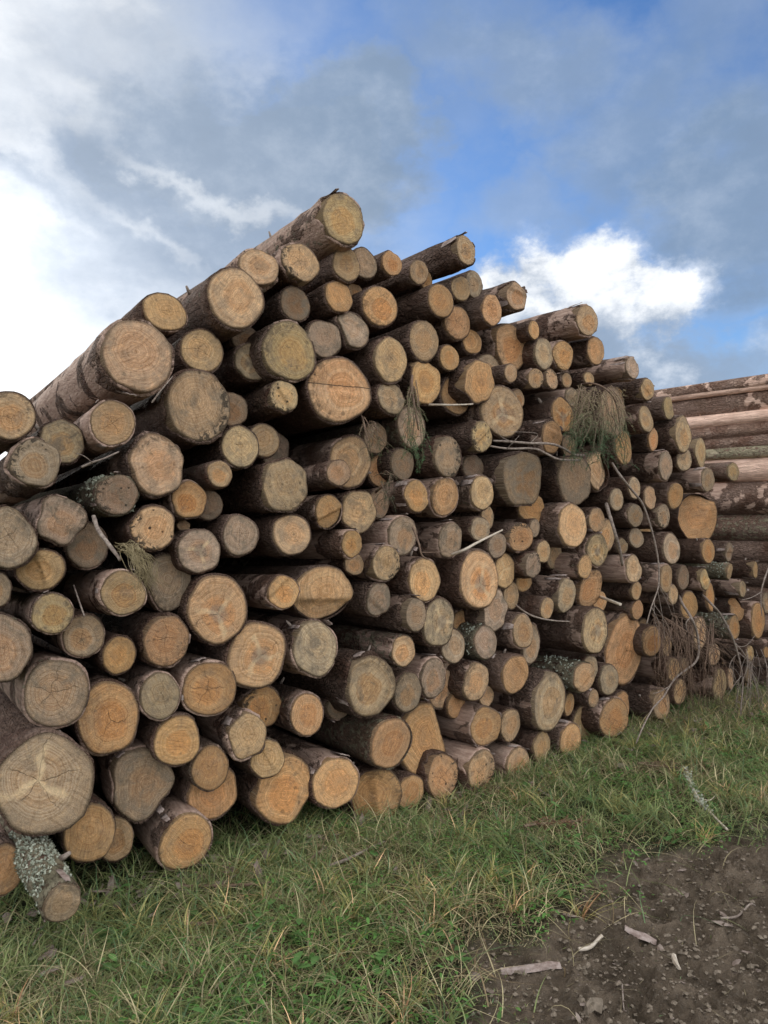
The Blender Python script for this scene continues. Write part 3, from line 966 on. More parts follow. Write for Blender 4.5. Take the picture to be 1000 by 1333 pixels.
for i, L in enumerate(logs):
    if 'w' in L['f']: L['wang'] = {0: 0}.get(0); L['wang'] = rad(20) if L['px'][0] > 500 else rad(200)
    if 'c' in L['f']: L['sang'] = rad(90)
    length = random.Random(i).uniform(3.7, 4.25) - max(0, L['d']) * .5
    if L['d'] < -.3: length = 1.5
    rd_ = random.Random(i + 500); tu = .11 * min(1, max(0, (.3 - L['u']) / .8))
    direction = -N - U * (tu + rd_.gauss(0, .014)) + UP * (tu * .45 + rd_.gauss(0, .012))
    if L['d'] < -.3: direction = -N - U * .04 - UP * .07
    L['root'], L['ax'], L['xa'], L['ya'] = build_log(L, length, i + 11, direction, L['label'])

# ------------------------------------------------------------------ the second stack behind, seen from its flank
flank = [(486, 501, 'r'), (495, 506, 'p'), (504, 534, '-'), (531, 547, 'p'), (545, 562, '-'), (561, 581, 'r'), (580, 596, 'l'), (594, 627, 'p'), (627, 670, 'r'), (670, 704, 'm'), (704, 736, '-'), (736, 768, 'd'), (768, 800, '-'), (800, 834, 'd'), (830, 863, '-'), (860, 888, 'r')]
FU = 4.88
names = ['topmost ragged grey log on the second stack behind', 'long pale peeled log, second from the top of the stack behind', 'thick reddish-brown log, third from the top of the stack behind',
    'pale streaked log under the thick reddish one of the stack behind', 'pinkish log midway up the flank of the stack behind', 'orange-brown scaly log above the grey mossy one, stack behind',
    'grey mossy narrow log above the pale thick one, stack behind', 'pale thick log crossing behind the small yellow end at right edge', 'thick furrowed log at eye height on the stack behind',
    'mossy grey log with a rusty scar, stack behind', 'dark brown log below the mossy one, stack behind', 'shaded log, fifth from the ground on the stack behind', 'fourth log from the ground on the flank of the stack behind',
    'shaded log, third from the ground on the stack behind', 'second log from the ground on the flank of the stack behind', 'rough lowest log of the stack behind, lying on the grass']
for i, (y0, y1, ft) in enumerate(flank):
    r = ray(1000, (y0 + y1) / 2); t = (FU + P0.dot(U)) / r.dot(U); c = r * t + Vector((0, 0, EYE))
    rr0 = .5 * (y1 - y0) * c.y / FPX * 1.15; c = c + U * (rr0 + .0)
    L = dict(u=0, z=c.z, r=rr0, ru=rr0, rz=rr0, d=0, tone='t', f=ft if ft != 'd' else '-', kind='flank')
    q = c - P0
    c = world(FU + rr0 + random.uniform(0, .03), c.z, -2.6 - random.uniform(0, .3))
    if i in (1, 3): L['f'] = 'p'
    root, *_ = build_log(L, 6.8, 900 + i, (-N + U * random.gauss(0, .004) + UP * (random.gauss(0, .004) if i > 3 else .0006 * i - .002)), names[i], 'logs of the second stack behind', c)
    b = [o for o in root.children if o.name.startswith('bark')][0]
    cc = list(b.color); cc[2] = random.uniform(.5, 1); cc[3] = (2.3 if ft == 'p' else random.uniform(1.5, 2.2) * (1.0 if i < 8 else .7)) if ft != 'd' else .8; cc[0] = 1.6 if ft == 'p' else random.choice((0, .3, .5)); b.color = cc  # lower bark lightness on 'd' logs paints in their shade

zc = .12; col2 = []
while zc < 2.75:
    r2_ = random.uniform(.11, .15); col2.append((zc + r2_ * .3, r2_)); zc += r2_ * 1.75
for i, (zc, r2_) in enumerate(col2):
    L = dict(u=0, z=zc, r=r2_, ru=r2_, rz=r2_, d=0, tone='t', f='r' if i % 2 else '-', kind='flank')
    root, *_ = build_log(L, 6.6, 960 + i, (-N + U * random.gauss(0, .003) + UP * random.gauss(0, .003)), f"{['lowest', 'second lowest', 'third lowest', 'fourth lowest', 'fifth lowest', 'sixth lowest', 'seventh lowest', 'eighth lowest', 'ninth lowest', 'tenth lowest', 'eleventh lowest', 'twelfth lowest', 'thirteenth lowest', 'topmost'][i]} log in the inner row of the stack behind", 'logs in the inner row of the second stack', world(FU + .42 + random.uniform(0, .03), zc, -2.7 + random.uniform(0, .3)))

# ------------------------------------------------------------------ lichen tufts on the jutting log
def lichen_on(L, n, s0, s1, seed):
    R = random.Random(seed); vs, fs = [], []
    for _ in range(n):
        a = R.uniform(-.9, 2.6) if R.random() < .8 else R.uniform(2.6, 3.8); s = R.uniform(s0, s1)
        if fbm(np.array([a * 2]), np.array([s * 12]), 2, 4)[0] < .42: continue
        c = Vector((L['ru'] * 1.0 * math.cos(a), L['rz'] * 1.0 * math.sin(a), -s)); nrm = Vector((math.cos(a), math.sin(a), 0))
        for q in range(4):
            d1 = (nrm * R.uniform(.3, 1) + Vector((R.gauss(0, .7), R.gauss(0, .7), R.gauss(0, .7)))).normalized() * R.uniform(.005, .011)
            d2 = d1.orthogonal().normalized() * R.uniform(.002, .005); k = len(vs)
            vs += [c - d2 * .5, c + d2 * .5, c + d1 + d2, c + d1 * 1.15, c + d1 - d2]; fs.append((k, k + 1, k + 2, k + 3, k + 4))
    o = mesh_obj('lichen', vs, fs, M_LICHEN, L['root']); o['kind'] = 'stuff'
for L in logs:
    if L['nm'] == 'the lichened log jutting over the grass': lichen_on(L, 900, .05, .55, 1)
    elif 'l' in L['f'] and L['kind'] == 'face': lichen_on(L, 160, .02, .3, 2)

# ------------------------------------------------------------------ grass
def in_view(x, y, pad=1.2):
    return (np.abs(x) < y * .52 + pad) & (y > 1.5)
def sample_ground(n, y0, y1, power, seed, s_max=-.01, dens=None, x_pad=1.0):
    """points on the verge; thins out with distance"""
    R = np.random.default_rng(seed); out = []
    tot = 0
    while tot < n:
        y = y0 + (y1 - y0) * R.random(n * 2) ** power; x = (R.random(n * 2) * 2 - 1) * (y * .52 + x_pad)
        u, d = pile_ud(x, y)
        keep = (R.random(n * 2) < (y * .52 + x_pad) / (y1 * .52 + x_pad)) 
        keep &= (d < R.random(n * 2) ** 2 * .9) | (u < -2.8)
        s = soil(x, y); keep &= s < s_max + R.normal(0, .08, n * 2) + (R.random(n * 2) < .04) * .3
        if dens is not None: keep &= R.random(n * 2) < dens(x, y)
        out.append(np.stack([x[keep], y[keep]], 1)); tot += keep.sum()
    return np.concatenate(out)[:n]
def blades(name, P, length, width, lean, droop, colr, mat, segs=4, parent=None, seed=1, zoff=0.0):
    n = len(P); R = np.random.default_rng(seed)
    x, y = P[:, 0], P[:, 1]; z = height(x, y) - .004 + zoff
    a = R.random(n) * 2 * np.pi; twist = a + np.pi / 2 + R.normal(0, .5, n)
    curl = R.normal(0, .5, n)
    V_, C_ = [], []
    for i in range(segs + 1):
        s = i / segs
        hd = length * (lean * s + droop * s * s * .8)
        zz = length * (s * np.sqrt(np.clip(1 - lean ** 2, .05, 1)) - droop * s * s * .75)
        aa = a + curl * s
        cx, cy, cz = x + np.cos(aa) * hd, y + np.sin(aa) * hd, z + np.maximum(zz, .006 * s + .002)
        ww = width * (1 - s ** 1.6) * .5 + .0002
        V_.append(np.stack([cx - np.cos(twist) * ww, cy - np.sin(twist) * ww, cz], 1)); V_.append(np.stack([cx + np.cos(twist) * ww, cy + np.sin(twist) * ww, cz], 1))
        sh = .62 + .38 * min(1, s * 1.6)                 # unused factor, darker towards the base
        C_ += [colr, colr]
    m = 2 * (segs + 1)
    verts = np.stack(V_, 1).reshape(-1, 3); cols = np.stack(C_, 1).reshape(-1, 3)
    b = np.arange(n)[:, None] * m
    f = np.concatenate([b + np.array([[2 * i, 2 * i + 1, 2 * i + 3, 2 * i + 2]]) for i in range(segs)], 1).reshape(-1, 4)
    return mesh_obj(name, verts, f, mat, parent, vcol=cols)
def grass_colors(n, P, seed, straw=.28):
    R = np.random.default_rng(seed)
    g1 = np.array([.14, .18, .055]); g2 = np.array([.34, .38, .16]); st = np.array([.56, .47, .27]); br = np.array([.25, .18, .10]); bl = np.array([.12, .19, .085])
    t = R.random(n)[:, None]; c = g1 * (1 - t) + g2 * t
    m = R.random(n) < .2; c[m] = bl * (1 + R.random(m.sum())[:, None] * .5)
    patch = fbm(P[:, 0] * 1.7, P[:, 1] * 1.7, 3, 44)
    sp = straw * np.clip((patch - .25) * 3, .15, 2.0)
    m = R.random(n) < sp; c[m] = st * (.5 + .8 * R.random(m.sum())[:, None])
    m = R.random(n) < sp * .35; c[m] = br * (.6 + .7 * R.random(m.sum())[:, None])
    return c * (.8 + .4 * R.random(n)[:, None])
near_foot = lambda x, y: np.exp(-np.abs(pile_ud(x, y)[1] + .12) / .35)
clump = lambda x, y: .18 + .82 * np.clip((fbm(x * 3, y * 3, 3, 8) - .33) * 3.2, 0, 1)
R_ = np.random.default_rng(5)
P = sample_ground(125000, 1.7, 9.5, 1.5, 1, dens=clump)
dist = P[:, 1]; hf = near_foot(P[:, 0], P[:, 1]); cl = fbm(P[:, 0] * 2.2, P[:, 1] * 2.2, 3, 12)
edge = np.clip(-soil(P[:, 0], P[:, 1]) / .5, .35, 1)
L_ = .85 * (.022 + .050 * R_.random(len(P)) ** 1.5 + .05 * hf * R_.random(len(P)) + .20 * np.clip(cl - .48, 0, 1)) * edge
g = blades("grass", P, L_, 0.0026 + .0022 * R_.random(len(P)) + .0004 * np.clip(dist - 4, 0, 5), R_.random(len(P)) ** .6 * .93, R_.random(len(P)) * .8, grass_colors(len(P), P, 2, .30), M_LEAF, seed=3)
tag(g, 'short rough green grass mixed with dead blades over the verge', 'grass', kind='stuff')
P = sample_ground(22000, 1.7, 9.0, 1.4, 21, s_max=-.04)
hf = near_foot(P[:, 0], P[:, 1])
L_ = .10 + .13 * R_.random(len(P)) + .06 * hf
g = blades("long_grass", P, L_, .0030 + .0024 * R_.random(len(P)), .25 + R_.random(len(P)) * .7, .3 + R_.random(len(P)) * .65, grass_colors(len(P), P, 22, .42), M_LEAF, segs=6, seed=23)
tag(g, 'long arching grass blades, many of them dead and straw coloured', 'grass', kind='stuff')
# tussocks: many blades from one root
T = sample_ground(520, 1.8, 8.5, 1.4, 31, s_max=-.1); k = 26
T = np.repeat(T, k, 0) + R_.normal(0, .016, (520 * k, 2))
L_ = .07 + .14 * R_.random(len(T)); cc = grass_colors(len(T), T, 32, .15)
cc[np.repeat(R_.random(520) < .3, k)] *= np.array([1.8, 1.35, 1.3])
g = blades("grass_tussocks", T, L_, .0042 + .003 * R_.random(len(T)), .1 + R_.random(len(T)) * .6, .2 + R_.random(len(T)) * .7, cc, M_LEAF, segs=6, seed=33)
tag(g, 'tufts of broader green grass blades arching out of one root', 'grass', kind='stuff')

# low broad-leaved weeds among the grass
def leaves(name, P, size, colr, seed):
    R = np.random.default_rng(seed); n = len(P)
    a = R.random(n) * 6.283; tilt = R.normal(.25, .3, n); z = height(P[:, 0], P[:, 1]) + .008 + R.random(n) * .045
    prof = [(0, .0), (.25, .32), (.55, .42), (.82, .26), (1.0, 0.0)]
    V_ = []
    for s, wv in prof:
        for sg in (-1, 1):
            lx, ly = s * size, sg * wv * size * .6
            V_.append(np.stack([P[:, 0] + np.cos(a) * lx - np.sin(a) * ly, P[:, 1] + np.sin(a) * lx + np.cos(a) * ly, z + np.sin(tilt) * lx - s * s * size * .25 + np.abs(ly) * .25], 1))
    verts = np.stack(V_, 1).reshape(-1, 3); m = 10; b = np.arange(n)[:, None] * m
    f = np.concatenate([b + np.array([[2 * i, 2 * i + 1, 2 * i + 3, 2 * i + 2]]) for i in range(4)], 1).reshape(-1, 4)
    return mesh_obj(name, verts, f, M_LEAF, vcol=np.repeat(colr, 10, 0))
P = sample_ground(3000, 1.8, 8.0, 1.4, 41, s_max=-.03, dens=lambda x, y: np.clip((fbm(x * 2.5, y * 2.5, 3, 77) - .42) * 8, 0, 1))
P = np.repeat(P, 7, 0) + R_.normal(0, .028, (len(P) * 7, 2))
cw = np.array([.12, .25, .06]) * (.6 + .8 * R_.random((len(P), 1)))
g = leaves("clover_leaves", P, .010 + .020 * R_.random(len(P)) ** 2, cw, 42); tag(g, 'patches of small round clover and weed leaves low in the grass', 'weeds', kind='stuff')

P = sample_ground(170, 1.8, 6.5, 1.5, 61, s_max=-.06); k = 9
c0 = R_.random(170)
P = np.repeat(P, k, 0) + R_.normal(0, .022, (170 * k, 2))
cw = np.array([.12, .23, .07]) * (.6 + .7 * R_.random((len(P), 1)))
g = leaves("broad_leaved_weeds", P, .028 + .030 * R_.random(len(P)), cw, 62); tag(g, 'bright green dandelion-like weeds standing in the verge', 'weeds', kind='stuff')

# ------------------------------------------------------------------ crumbs of soil, bark chips on the bare ground
def scatter_solids(name, n, size, flat, mat, seed, lbl, cat, colr=None, smin=.0, elong=1.0):
    R = np.random.default_rng(seed); pts = []
    while len(pts) < n:
        y = 1.9 + 4.0 * R.random(n * 3) ** 1.3; x = (R.random(n * 3) * 2 - 1) * (y * .52 + 1)
        ok = soil(x, y) > smin; pts += list(zip(x[ok], y[ok]))
    P = np.array(pts[:n]); z = height(P[:, 0], P[:, 1])
    base = np.array([(1, 0, 0), (-1, 0, 0), (0, 1, 0), (0, -1, 0), (0, 0, 1), (0, 0, -1), (.62, .62, .5), (-.62, .62, .4), (-.6, -.6, .5), (.6, -.62, .45)], float)
    fc = np.array([(6, 4, 0), (6, 2, 4), (6, 0, 2), (7, 4, 2), (7, 1, 4), (7, 2, 1), (8, 4, 1), (8, 3, 4), (8, 1, 3), (9, 4, 3), (9, 0, 4), (9, 3, 0), (5, 2, 0), (5, 1, 2), (5, 3, 1), (5, 0, 3)])
    sz = size[0] + (size[1] - size[0]) * R.random(n) ** 4
    v = base[None] * (1 + R.normal(0, .18, (n, 10, 3))); v[:, :, 2] *= flat; v[:, :, 0] *= elong
    a = R.random(n) * 6.283; ca, sa2 = np.cos(a)[:, None], np.sin(a)[:, None]
    tl = R.normal(0, .25, n)[:, None]
    X = v[:, :, 0] * ca - v[:, :, 1] * sa2; Y = v[:, :, 0] * sa2 + v[:, :, 1] * ca; Z = v[:, :, 2] + v[:, :, 0] * tl
    vv = np.stack([X, Y, Z], 2) * sz[:, None, None] + np.stack([P[:, 0], P[:, 1], z + sz * flat * .3], 1)[:, None]
    f = (fc[None] + np.arange(n)[:, None, None] * 10).reshape(-1, 3)
    o = mesh_obj(name, vv.reshape(-1, 3), f, mat, smooth=False)
    return tag(o, lbl, cat, kind='stuff')
M_CLOD = simple_mat("dry_clod", (.12, .095, .068), (.25, .20, .15), 50, dist=.006)
M_CHIP = simple_mat("bark_chip", (.13, .09, .07), (.30, .24, .20), 30)
scatter_solids("soil_crumbs", 10000, (.0016, .0125), .7, M_CLOD, 51, 'crumbs and small clods of dry brown soil on bare ground', 'soil crumbs')
scatter_solids("bark_chips", 380, (.004, .018), .18, M_CHIP, 52, 'small flat bark and wood chips strewn over bare soil', 'bark chips', elong=2.0)

def foot_chips():
    R = np.random.default_rng(71); n = 900
    u = R.uniform(-2.3, 4.4, n); d = -np.abs(R.normal(0, .22, n)) + .08; z = None
    x = P0.x + U.x * u + N.x * d; y = P0.y + U.y * u + N.y * d; z = height(x, y) + R.random(n) * .035
    s = .006 + .028 * R.random(n) ** 2.5; e = R.uniform(1, 2.6, n); a = R.random(n) * 6.283; t1, t2 = R.normal(0, .35, n), R.normal(0, .35, n)
    q = np.array([(-1, -.5, 0), (.2, -.6, 0), (1, -.1, 0), (.7, .55, 0), (-.6, .5, 0), (-.5, -.3, .16), (.5, -.2, .2), (.1, .3, .18)])
    v = q[None] * (1 + R.normal(0, .15, (n, 8, 3))); lx = v[:, :, 0] * (s * e)[:, None]; ly = v[:, :, 1] * s[:, None]; lz = v[:, :, 2] * s[:, None] + lx * t1[:, None] + ly * t2[:, None]
    X = lx * np.cos(a)[:, None] - ly * np.sin(a)[:, None] + x[:, None]; Y = lx * np.sin(a)[:, None] + ly * np.cos(a)[:, None] + y[:, None]
    fc = np.array([(0, 1, 5), (1, 6, 5), (1, 2, 6), (2, 3, 6), (3, 7, 6), (3, 4, 7), (4, 5, 7), (4, 0, 5), (5, 6, 7), (2, 1, 0), (3, 2, 0), (4, 3, 0)])
    o = mesh_obj("bark_litter", np.stack([X, Y, z[:, None] + lz], 2).reshape(-1, 3), (fc[None] + np.arange(n)[:, None, None] * 8).reshape(-1, 3), M_CHIP, smooth=False)
    tag(o, 'bark litter and torn chips fallen along the foot of the big stack', 'bark litter', kind='stuff')
foot_chips()

# a few straws and stalks lying on the soil
sx_, sy_ = R_.uniform(-.2, 3.2, 3000), R_.uniform(1.9, 4.5, 3000); sq = soil(sx_, sy_); ok = (sq > 0) & (sq < 1.2)
P = np.stack([sx_[ok], sy_[ok]], 1)[:420]
g = blades("straw", P, .025 + .08 * R_.random(len(P)) ** 2, .0018 + 0 * P[:, 0], .95 + 0 * P[:, 0], .1 * R_.random(len(P)), np.repeat([[.34, .28, .17]], len(P), 0), M_LEAF, seed=53, zoff=.006)
tag(g, 'dead grass stalks lying about on the bare soil', 'straw', kind='stuff')

# ------------------------------------------------------------------ sticks and branches
def stick(name, P, r0, r1, mat, label, cat='branch', sub=(), group=None, jit=.25):
    P = catmull(P, 5); lo = P[0].copy()
    root = empty(name, lo); tag(root, label, cat, group)
    v, f = tube([p - lo for p in P], r0, r1, 7, jit); mesh_obj('stem', v, f, mat, root)
    for (Q, a, b) in sub:
        Q = catmull(Q, 4); v, f = tube([p - lo for p in Q], a, b, 5, .2); mesh_obj('side_twig', v, f, mat, root)
    return root
F = lambda pts, d=-.3: [at_face(x, y, d if len(p) == 2 else p[2]) for p in pts for x, y in [p[:2]]]
G = lambda pts, h=.02: [Vector((q.x, q.y, float(height(np.array([q.x]), np.array([q.y]))[0]) + h)) for q in (at_ground(*p) for p in pts)]
stick('branch', F([(884, 776, .05), (889, 787, -.1), (899, 803), (907, 822), (910, 845), (906, 861), (893, 872), (880, 882), (872, 893), (863, 908), (850, 922), (838, 944), (828, 968)]), .011, .005, M_TWIG,
      'crooked pale branch hanging down to the grass at the lower right', sub=[(F([(899, 803), (893, 812), (896, 824)]), .004, .002), (F([(872, 893), (860, 900), (850, 903)]), .004, .0015)])
stick('branch', F([(797, 603, .05), (806, 617), (821, 636), (836, 655), (846, 682), (853, 708), (857, 731), (858, 752), (856, 768), (848, 790), (842, 812)]), .009, .004, M_TWIG,
      'long thin dark branch hanging from the spruce bough down the stack front',
      sub=[(F([(857, 762), (866, 778), (876, 803)]), .003, .0012), (F([(856, 768), (862, 800), (866, 835)]), .003, .0012), (F([(852, 780), (852, 805), (860, 830)]), .003, .0012), (F([(857, 760), (874, 783), (878, 800)]), .0025, .001),
           (F([(848, 790), (858, 812), (856, 840)]), .003, .001), (F([(850, 785), (868, 812), (880, 850)]), .003, .001)])
stick('branch', F([(914, 774, .05), (926, 786), (938, 800), (950, 822), (958, 842), (964, 866), (967, 890), (965, 916), (962, 940), (948, 962), (920, 972)]), .010, .005, M_TWIG,
      'long arching branch at the right edge reaching down to the grass', sub=[(F([(956, 836), (970, 853), (981, 880), (987, 905), (989, 935)]), .005, .003), (F([(965, 880), (955, 893), (948, 905)]), .004, .0015), (F([(958, 842), (972, 840), (984, 826)]), .004, .0015), (F([(981, 880), (990, 900), (996, 925)]), .003, .001), (F([(975, 862), (978, 900), (974, 940)]), .003, .001)])
stick('branch', F([(1006, 726, -.2), (996, 752, -.3), (991, 771, -.3), (991, 790, -.3), (992, 802, -.3)]), .008, .003, M_TWIG, 'small forked twig hanging at the right edge of the stack', sub=[(F([(991, 771), (978, 778), (966, 781)]), .005, .003)])
stick('branch', F([(642, 574, -.02), (665, 575, -.1), (690, 577, -.16), (718, 578, -.2), (734, 584, -.2), (748, 592, -.2), (760, 593, -.18)]), .007, .009, M_TWIG, 'upper of two curved grey branches sticking out across the dark grey log',
      sub=[(F([(665, 575, -.1), (652, 568, -.12), (646, 558, -.12)]), .003, .001), (F([(690, 577, -.16), (700, 566, -.18), (690, 563, -.2), (660, 562, -.2)]), .003, .001)])
stick('branch', F([(634, 580, -.02), (660, 584, -.1), (695, 584, -.16), (710, 590, -.18), (724, 597, -.2), (738, 599, -.2), (755, 599, -.18)]), .006, .008, M_TWIG, 'lower of two curved grey branches sticking out across the dark grey log',
      sub=[(F([(660, 584, -.1), (668, 576, -.15), (676, 567, -.15)]), .003, .001)])
stick('stick', F([(588, 722, -.12), (604, 716, -.22), (622, 706, -.24), (640, 697, -.24), (654, 690, -.2)]), .009, .005, M_PALETWIG, 'pale broken stick poking out above the deep orange log')
stick('stick', F([(556, 527, .0), (575, 527, -.12), (597, 527, -.2), (616, 526, -.24)]), .007, .004, M_PALETWIG, 'thin stick with a pale torn tip beside the mossy hanging sprig')
stick('stick', F([(672, 788, -.05), (684, 797, -.2), (700, 804, -.28), (722, 808, -.3), (741, 809, -.3)]), .006, .004, M_TWIG, 'bowed thin twig lying across the middle of the stack front')
stick('stick', F([(781, 777, .02), (792, 781, -.2), (808, 787, -.36)]), .011, .010, M_PALETWIG, 'short straight sawn stick poking out right of the middle')
stick('stick', F([(122, 672, -.05), (128, 690, -.12), (141, 708, -.2), (157, 729, -.26)]), .009, .007, M_TWIG, 'grey stick slanting down among the logs at the left')
stick('stick', F([(789, 656, -.02), (795, 675, -.15), (801, 695, -.18), (807, 716, -.15), (810, 735, -.1)]), .013, .010, M_TWIG, 'thick grey stick standing upright between logs below the spruce bough')
stick('stick', F([(537, 686, -.2), (545, 706, -.24), (549, 722, -.26), (556, 728, -.26)]), .006, .004, M_BROWNTWIG, 'short dark forked twig hanging in the centre of the stack', sub=[(F([(549, 719, -.26), (565, 719, -.26), (581, 718, -.24)]), .003, .0012)])
stick('stick', F([(96, 762, .1), (110, 802, -.1)], 0) + [], .004, .003, M_TWIG, 'thin twig between two logs at the far left')
stick('stick', F([(107, 608, -.1), (120, 602, -.15), (135, 597, -.18), (155, 588, -.2)]), .005, .003, M_TWIG, 'thin bent twig above the lower left logs', sub=[(F([(120, 602, -.15), (110, 594, -.2), (100, 590, -.22)]), .003, .001)])
stick('stick', F([(198, 524, -.12), (210, 508, -.15), (225, 490, -.15)]), .004, .002, M_TWIG, 'fine pale twig leaning beside the rotten-knotted log')

st_ = stick('stick', G([(893, 1008), (899, 1028), (911, 1050), (928, 1070), (947, 1090)], .04), .010, .006, M_PALETWIG, 'pale lichen-covered stick lying in the grass near the soil', sub=[(G([(911, 1050), (924, 1052), (931, 1047)], .05), .004, .002)])
R = random.Random(9); vs, fs = [], []
PP = catmull(G([(893, 1008), (899, 1028), (911, 1050), (922, 1063)], .04), 8)
for p in PP:
    for _ in range(12):
        c = p - PP[0] + Vector((R.gauss(0, .011), R.gauss(0, .011), R.gauss(.004, .008))); k = len(vs)
        a_ = Vector((R.gauss(0, 1), R.gauss(0, 1), R.gauss(0, 1))).normalized() * .009; b_ = a_.orthogonal().normalized() * .006
        vs += [c - b_, c + a_, c + b_, c - a_]; fs.append((k, k + 1, k + 2, k + 3))
o = mesh_obj('lichen', vs, fs, M_LICHEN, st_); o['kind'] = 'stuff'
stick('stick', G([(428, 1131), (452, 1122), (478, 1108), (502, 1097)], .03), .009, .006, M_TWIG, 'brown stick half buried in grass below the ragged-barked log')
stick('stick', G([(236, 1158), (290, 1157), (340, 1155), (386, 1150)], .035), .008, .005, M_BROWNTWIG, 'reddish-brown stick lying level in the grass at lower left')
stick('stick', G([(232, 1203), (268, 1204), (300, 1196)], .03), .009, .007, M_BROWNTWIG, 'short brown stick in the grass, lowest at the left')
stick('stick', G([(753, 1219), (768, 1217), (784, 1212)], .015), .008, .007, M_PALETWIG, 'short pale stick where grass meets bare soil')
stick('stick', G([(938, 1191), (960, 1190), (976, 1188), (983, 1176)], .02), .005, .003, M_TWIG, 'thin grey twig lying on the bare soil at the right')
stick('stick', G([(810, 1268), (812, 1292), (815, 1315)], .015), .003, .002, M_TWIG, 'hair-thin stalk lying on the soil at the bottom')

def slab(name, pxs, w_, th_, mat, label, cat, seed):
    R = random.Random(seed); C = G(pxs, th_ * .5 + .004); n = len(C); root = C[0].copy(); vs, fs = [], []
    for i, p in enumerate(C):
        d = (C[min(i + 1, n - 1)] - C[max(i - 1, 0)]).normalized(); s = Vector((-d.y, d.x, 0)).normalized(); ww = w_ * (.5 if i in (0, n - 1) else 1) * R.uniform(.75, 1.2)
        for (q, h) in ((-1, .0), (-.6, 1), (0, 1.35), (.6, 1), (1, 0), (0, -.3)):
            vs.append(p - root + s * q * ww * .5 + Vector((R.gauss(0, .002), R.gauss(0, .002), (h - .5) * th_ + R.gauss(0, .001))))
    for i in range(n - 1):
        for k in range(6): fs.append((i * 6 + k, i * 6 + (k + 1) % 6, (i + 1) * 6 + (k + 1) % 6, (i + 1) * 6 + k))
    fs.append(tuple(range(5, -1, -1))); fs.append(tuple((n - 1) * 6 + k for k in range(6)))
    o = mesh_obj(name, vs, fs, mat, smooth=False); o.location = root
    return tag(o, label, cat)
slab('bark_piece', [(651, 1249), (664, 1247), (680, 1248), (698, 1244), (714, 1243), (729, 1241)], .045, .012, M_FLAKE, 'long curled piece of pinkish bark on the edge of the soil', 'bark', 1)
slab('bark_piece', [(814, 1199), (826, 1202), (840, 1204), (855, 1207)], .05, .010, M_FLAKE, 'small flat bark piece lying where the soil begins, right of centre', 'bark', 2)
slab('bark_piece', [(876, 1236), (880, 1243), (884, 1250)], .022, .010, M_PALETWIG, 'pale wood splinter lying on the bare soil', 'splinter', 3)
slab('stone', [(762, 1304), (769, 1300), (776, 1297), (783, 1296)], .045, .025, M_CLOD, 'flat brown stone near the bottom edge of the soil', 'stone', 4)
slab('stone', [(848, 1330), (855, 1329), (862, 1328)], .03, .018, M_CLOD, 'small brown stone at the very bottom of the soil', 'stone', 6)

# ------------------------------------------------------------------ spruce boughs and dry brushwood
M_NEEDLE = simple_mat("spruce_needles", (.75, .75, .75), (1.15, 1.15, 1.15), 30, .6, 0, vcol=True, trans=.15)
def bough(name, label, cat, main, twigs, c_top, c_bot, nl, nd, seed, stem_mat=M_BROWNTWIG, main_r=.008, droop=1.0):
    R = random.Random(seed); root = empty(name, main[0]); o0 = main[0].copy(); tag(root, label, cat)
    v, f = tube([p - o0 for p in catmull(main, 5)], main_r, main_r * .5, 6, .2); mesh_obj('stem', v, f, stem_mat, root)
    tv, tf, nv, nf, nc = [], [], [], [], []
    zs = [p.z for t_ in twigs for p in t_]; z0, z1 = min(zs), max(zs)
    for T_ in twigs:
        C = catmull(T_, 5); v, f = tube([p - o0 for p in C], .003, .001, 4, .2); k = len(tv); tv += v; tf += [tuple(k + i for i in q) for q in f]
        allc = [C]
        for i in range(2, len(C) - 1, 2):                    # side shoots
            if R.random() < .8:
                d = (C[i] - C[i - 1]).normalized(); sd = (d * .8 + Vector((R.gauss(0, .9), R.gauss(0, .5), R.gauss(0, .45))) ).normalized(); ln_ = R.uniform(.03, .10)
                S = [C[i] + sd * ln_ * t_ + Vector((0, 0, -.05 * droop * t_ * t_)) for t_ in (0, .35, .7, 1)]
                v, f = tube([p - o0 for p in S], .0016, .0007, 4, .1); k = len(tv); tv += v; tf += [tuple(k + i for i in q) for q in f]; allc.append(S)
        for S in allc:
            for i in range(len(S) - 1):
                seg = S[i + 1] - S[i]; m = max(1, int(seg.length * nd)); d = seg.normalized()
                for q in range(m):
                    if R.random() < .45 * min(1, max(0, (S[i].z - z0) / (z1 - z0 + 1e-6))): continue
                    p = S[i] + seg * R.random() - o0
                    nd_ = (d * R.uniform(.3, .9) + Vector((R.gauss(0, 1), R.gauss(0, 1), R.gauss(0, 1))).normalized() * .8).normalized() * nl * R.uniform(.7, 1.2)
                    sd = nd_.orthogonal().normalized() * .0011; k = len(nv); nv += [p - sd, p + sd, p + nd_ + sd * .3, p + nd_ - sd * .3]; nf.append((k, k + 1, k + 2, k + 3))
                    t_ = min(1, max(0, ((p + o0).z - z0) / (z1 - z0 + 1e-6) * 1.9 - .45 + R.gauss(0, .15))); b_ = R.uniform(.6, 1.3)
                    cc = tuple((c_bot[j] * (1 - t_) + c_top[j] * t_) * b_ for j in range(3)); nc += [cc] * 4
    o = mesh_obj('twigs', tv, tf, stem_mat, root); o['kind'] = 'stuff'
    if nv: o = mesh_obj('needles', np.array([tuple(p) for p in nv]), np.array(nf), M_NEEDLE, root, smooth=False, vcol=np.array(nc)); o['kind'] = 'stuff'
    return root
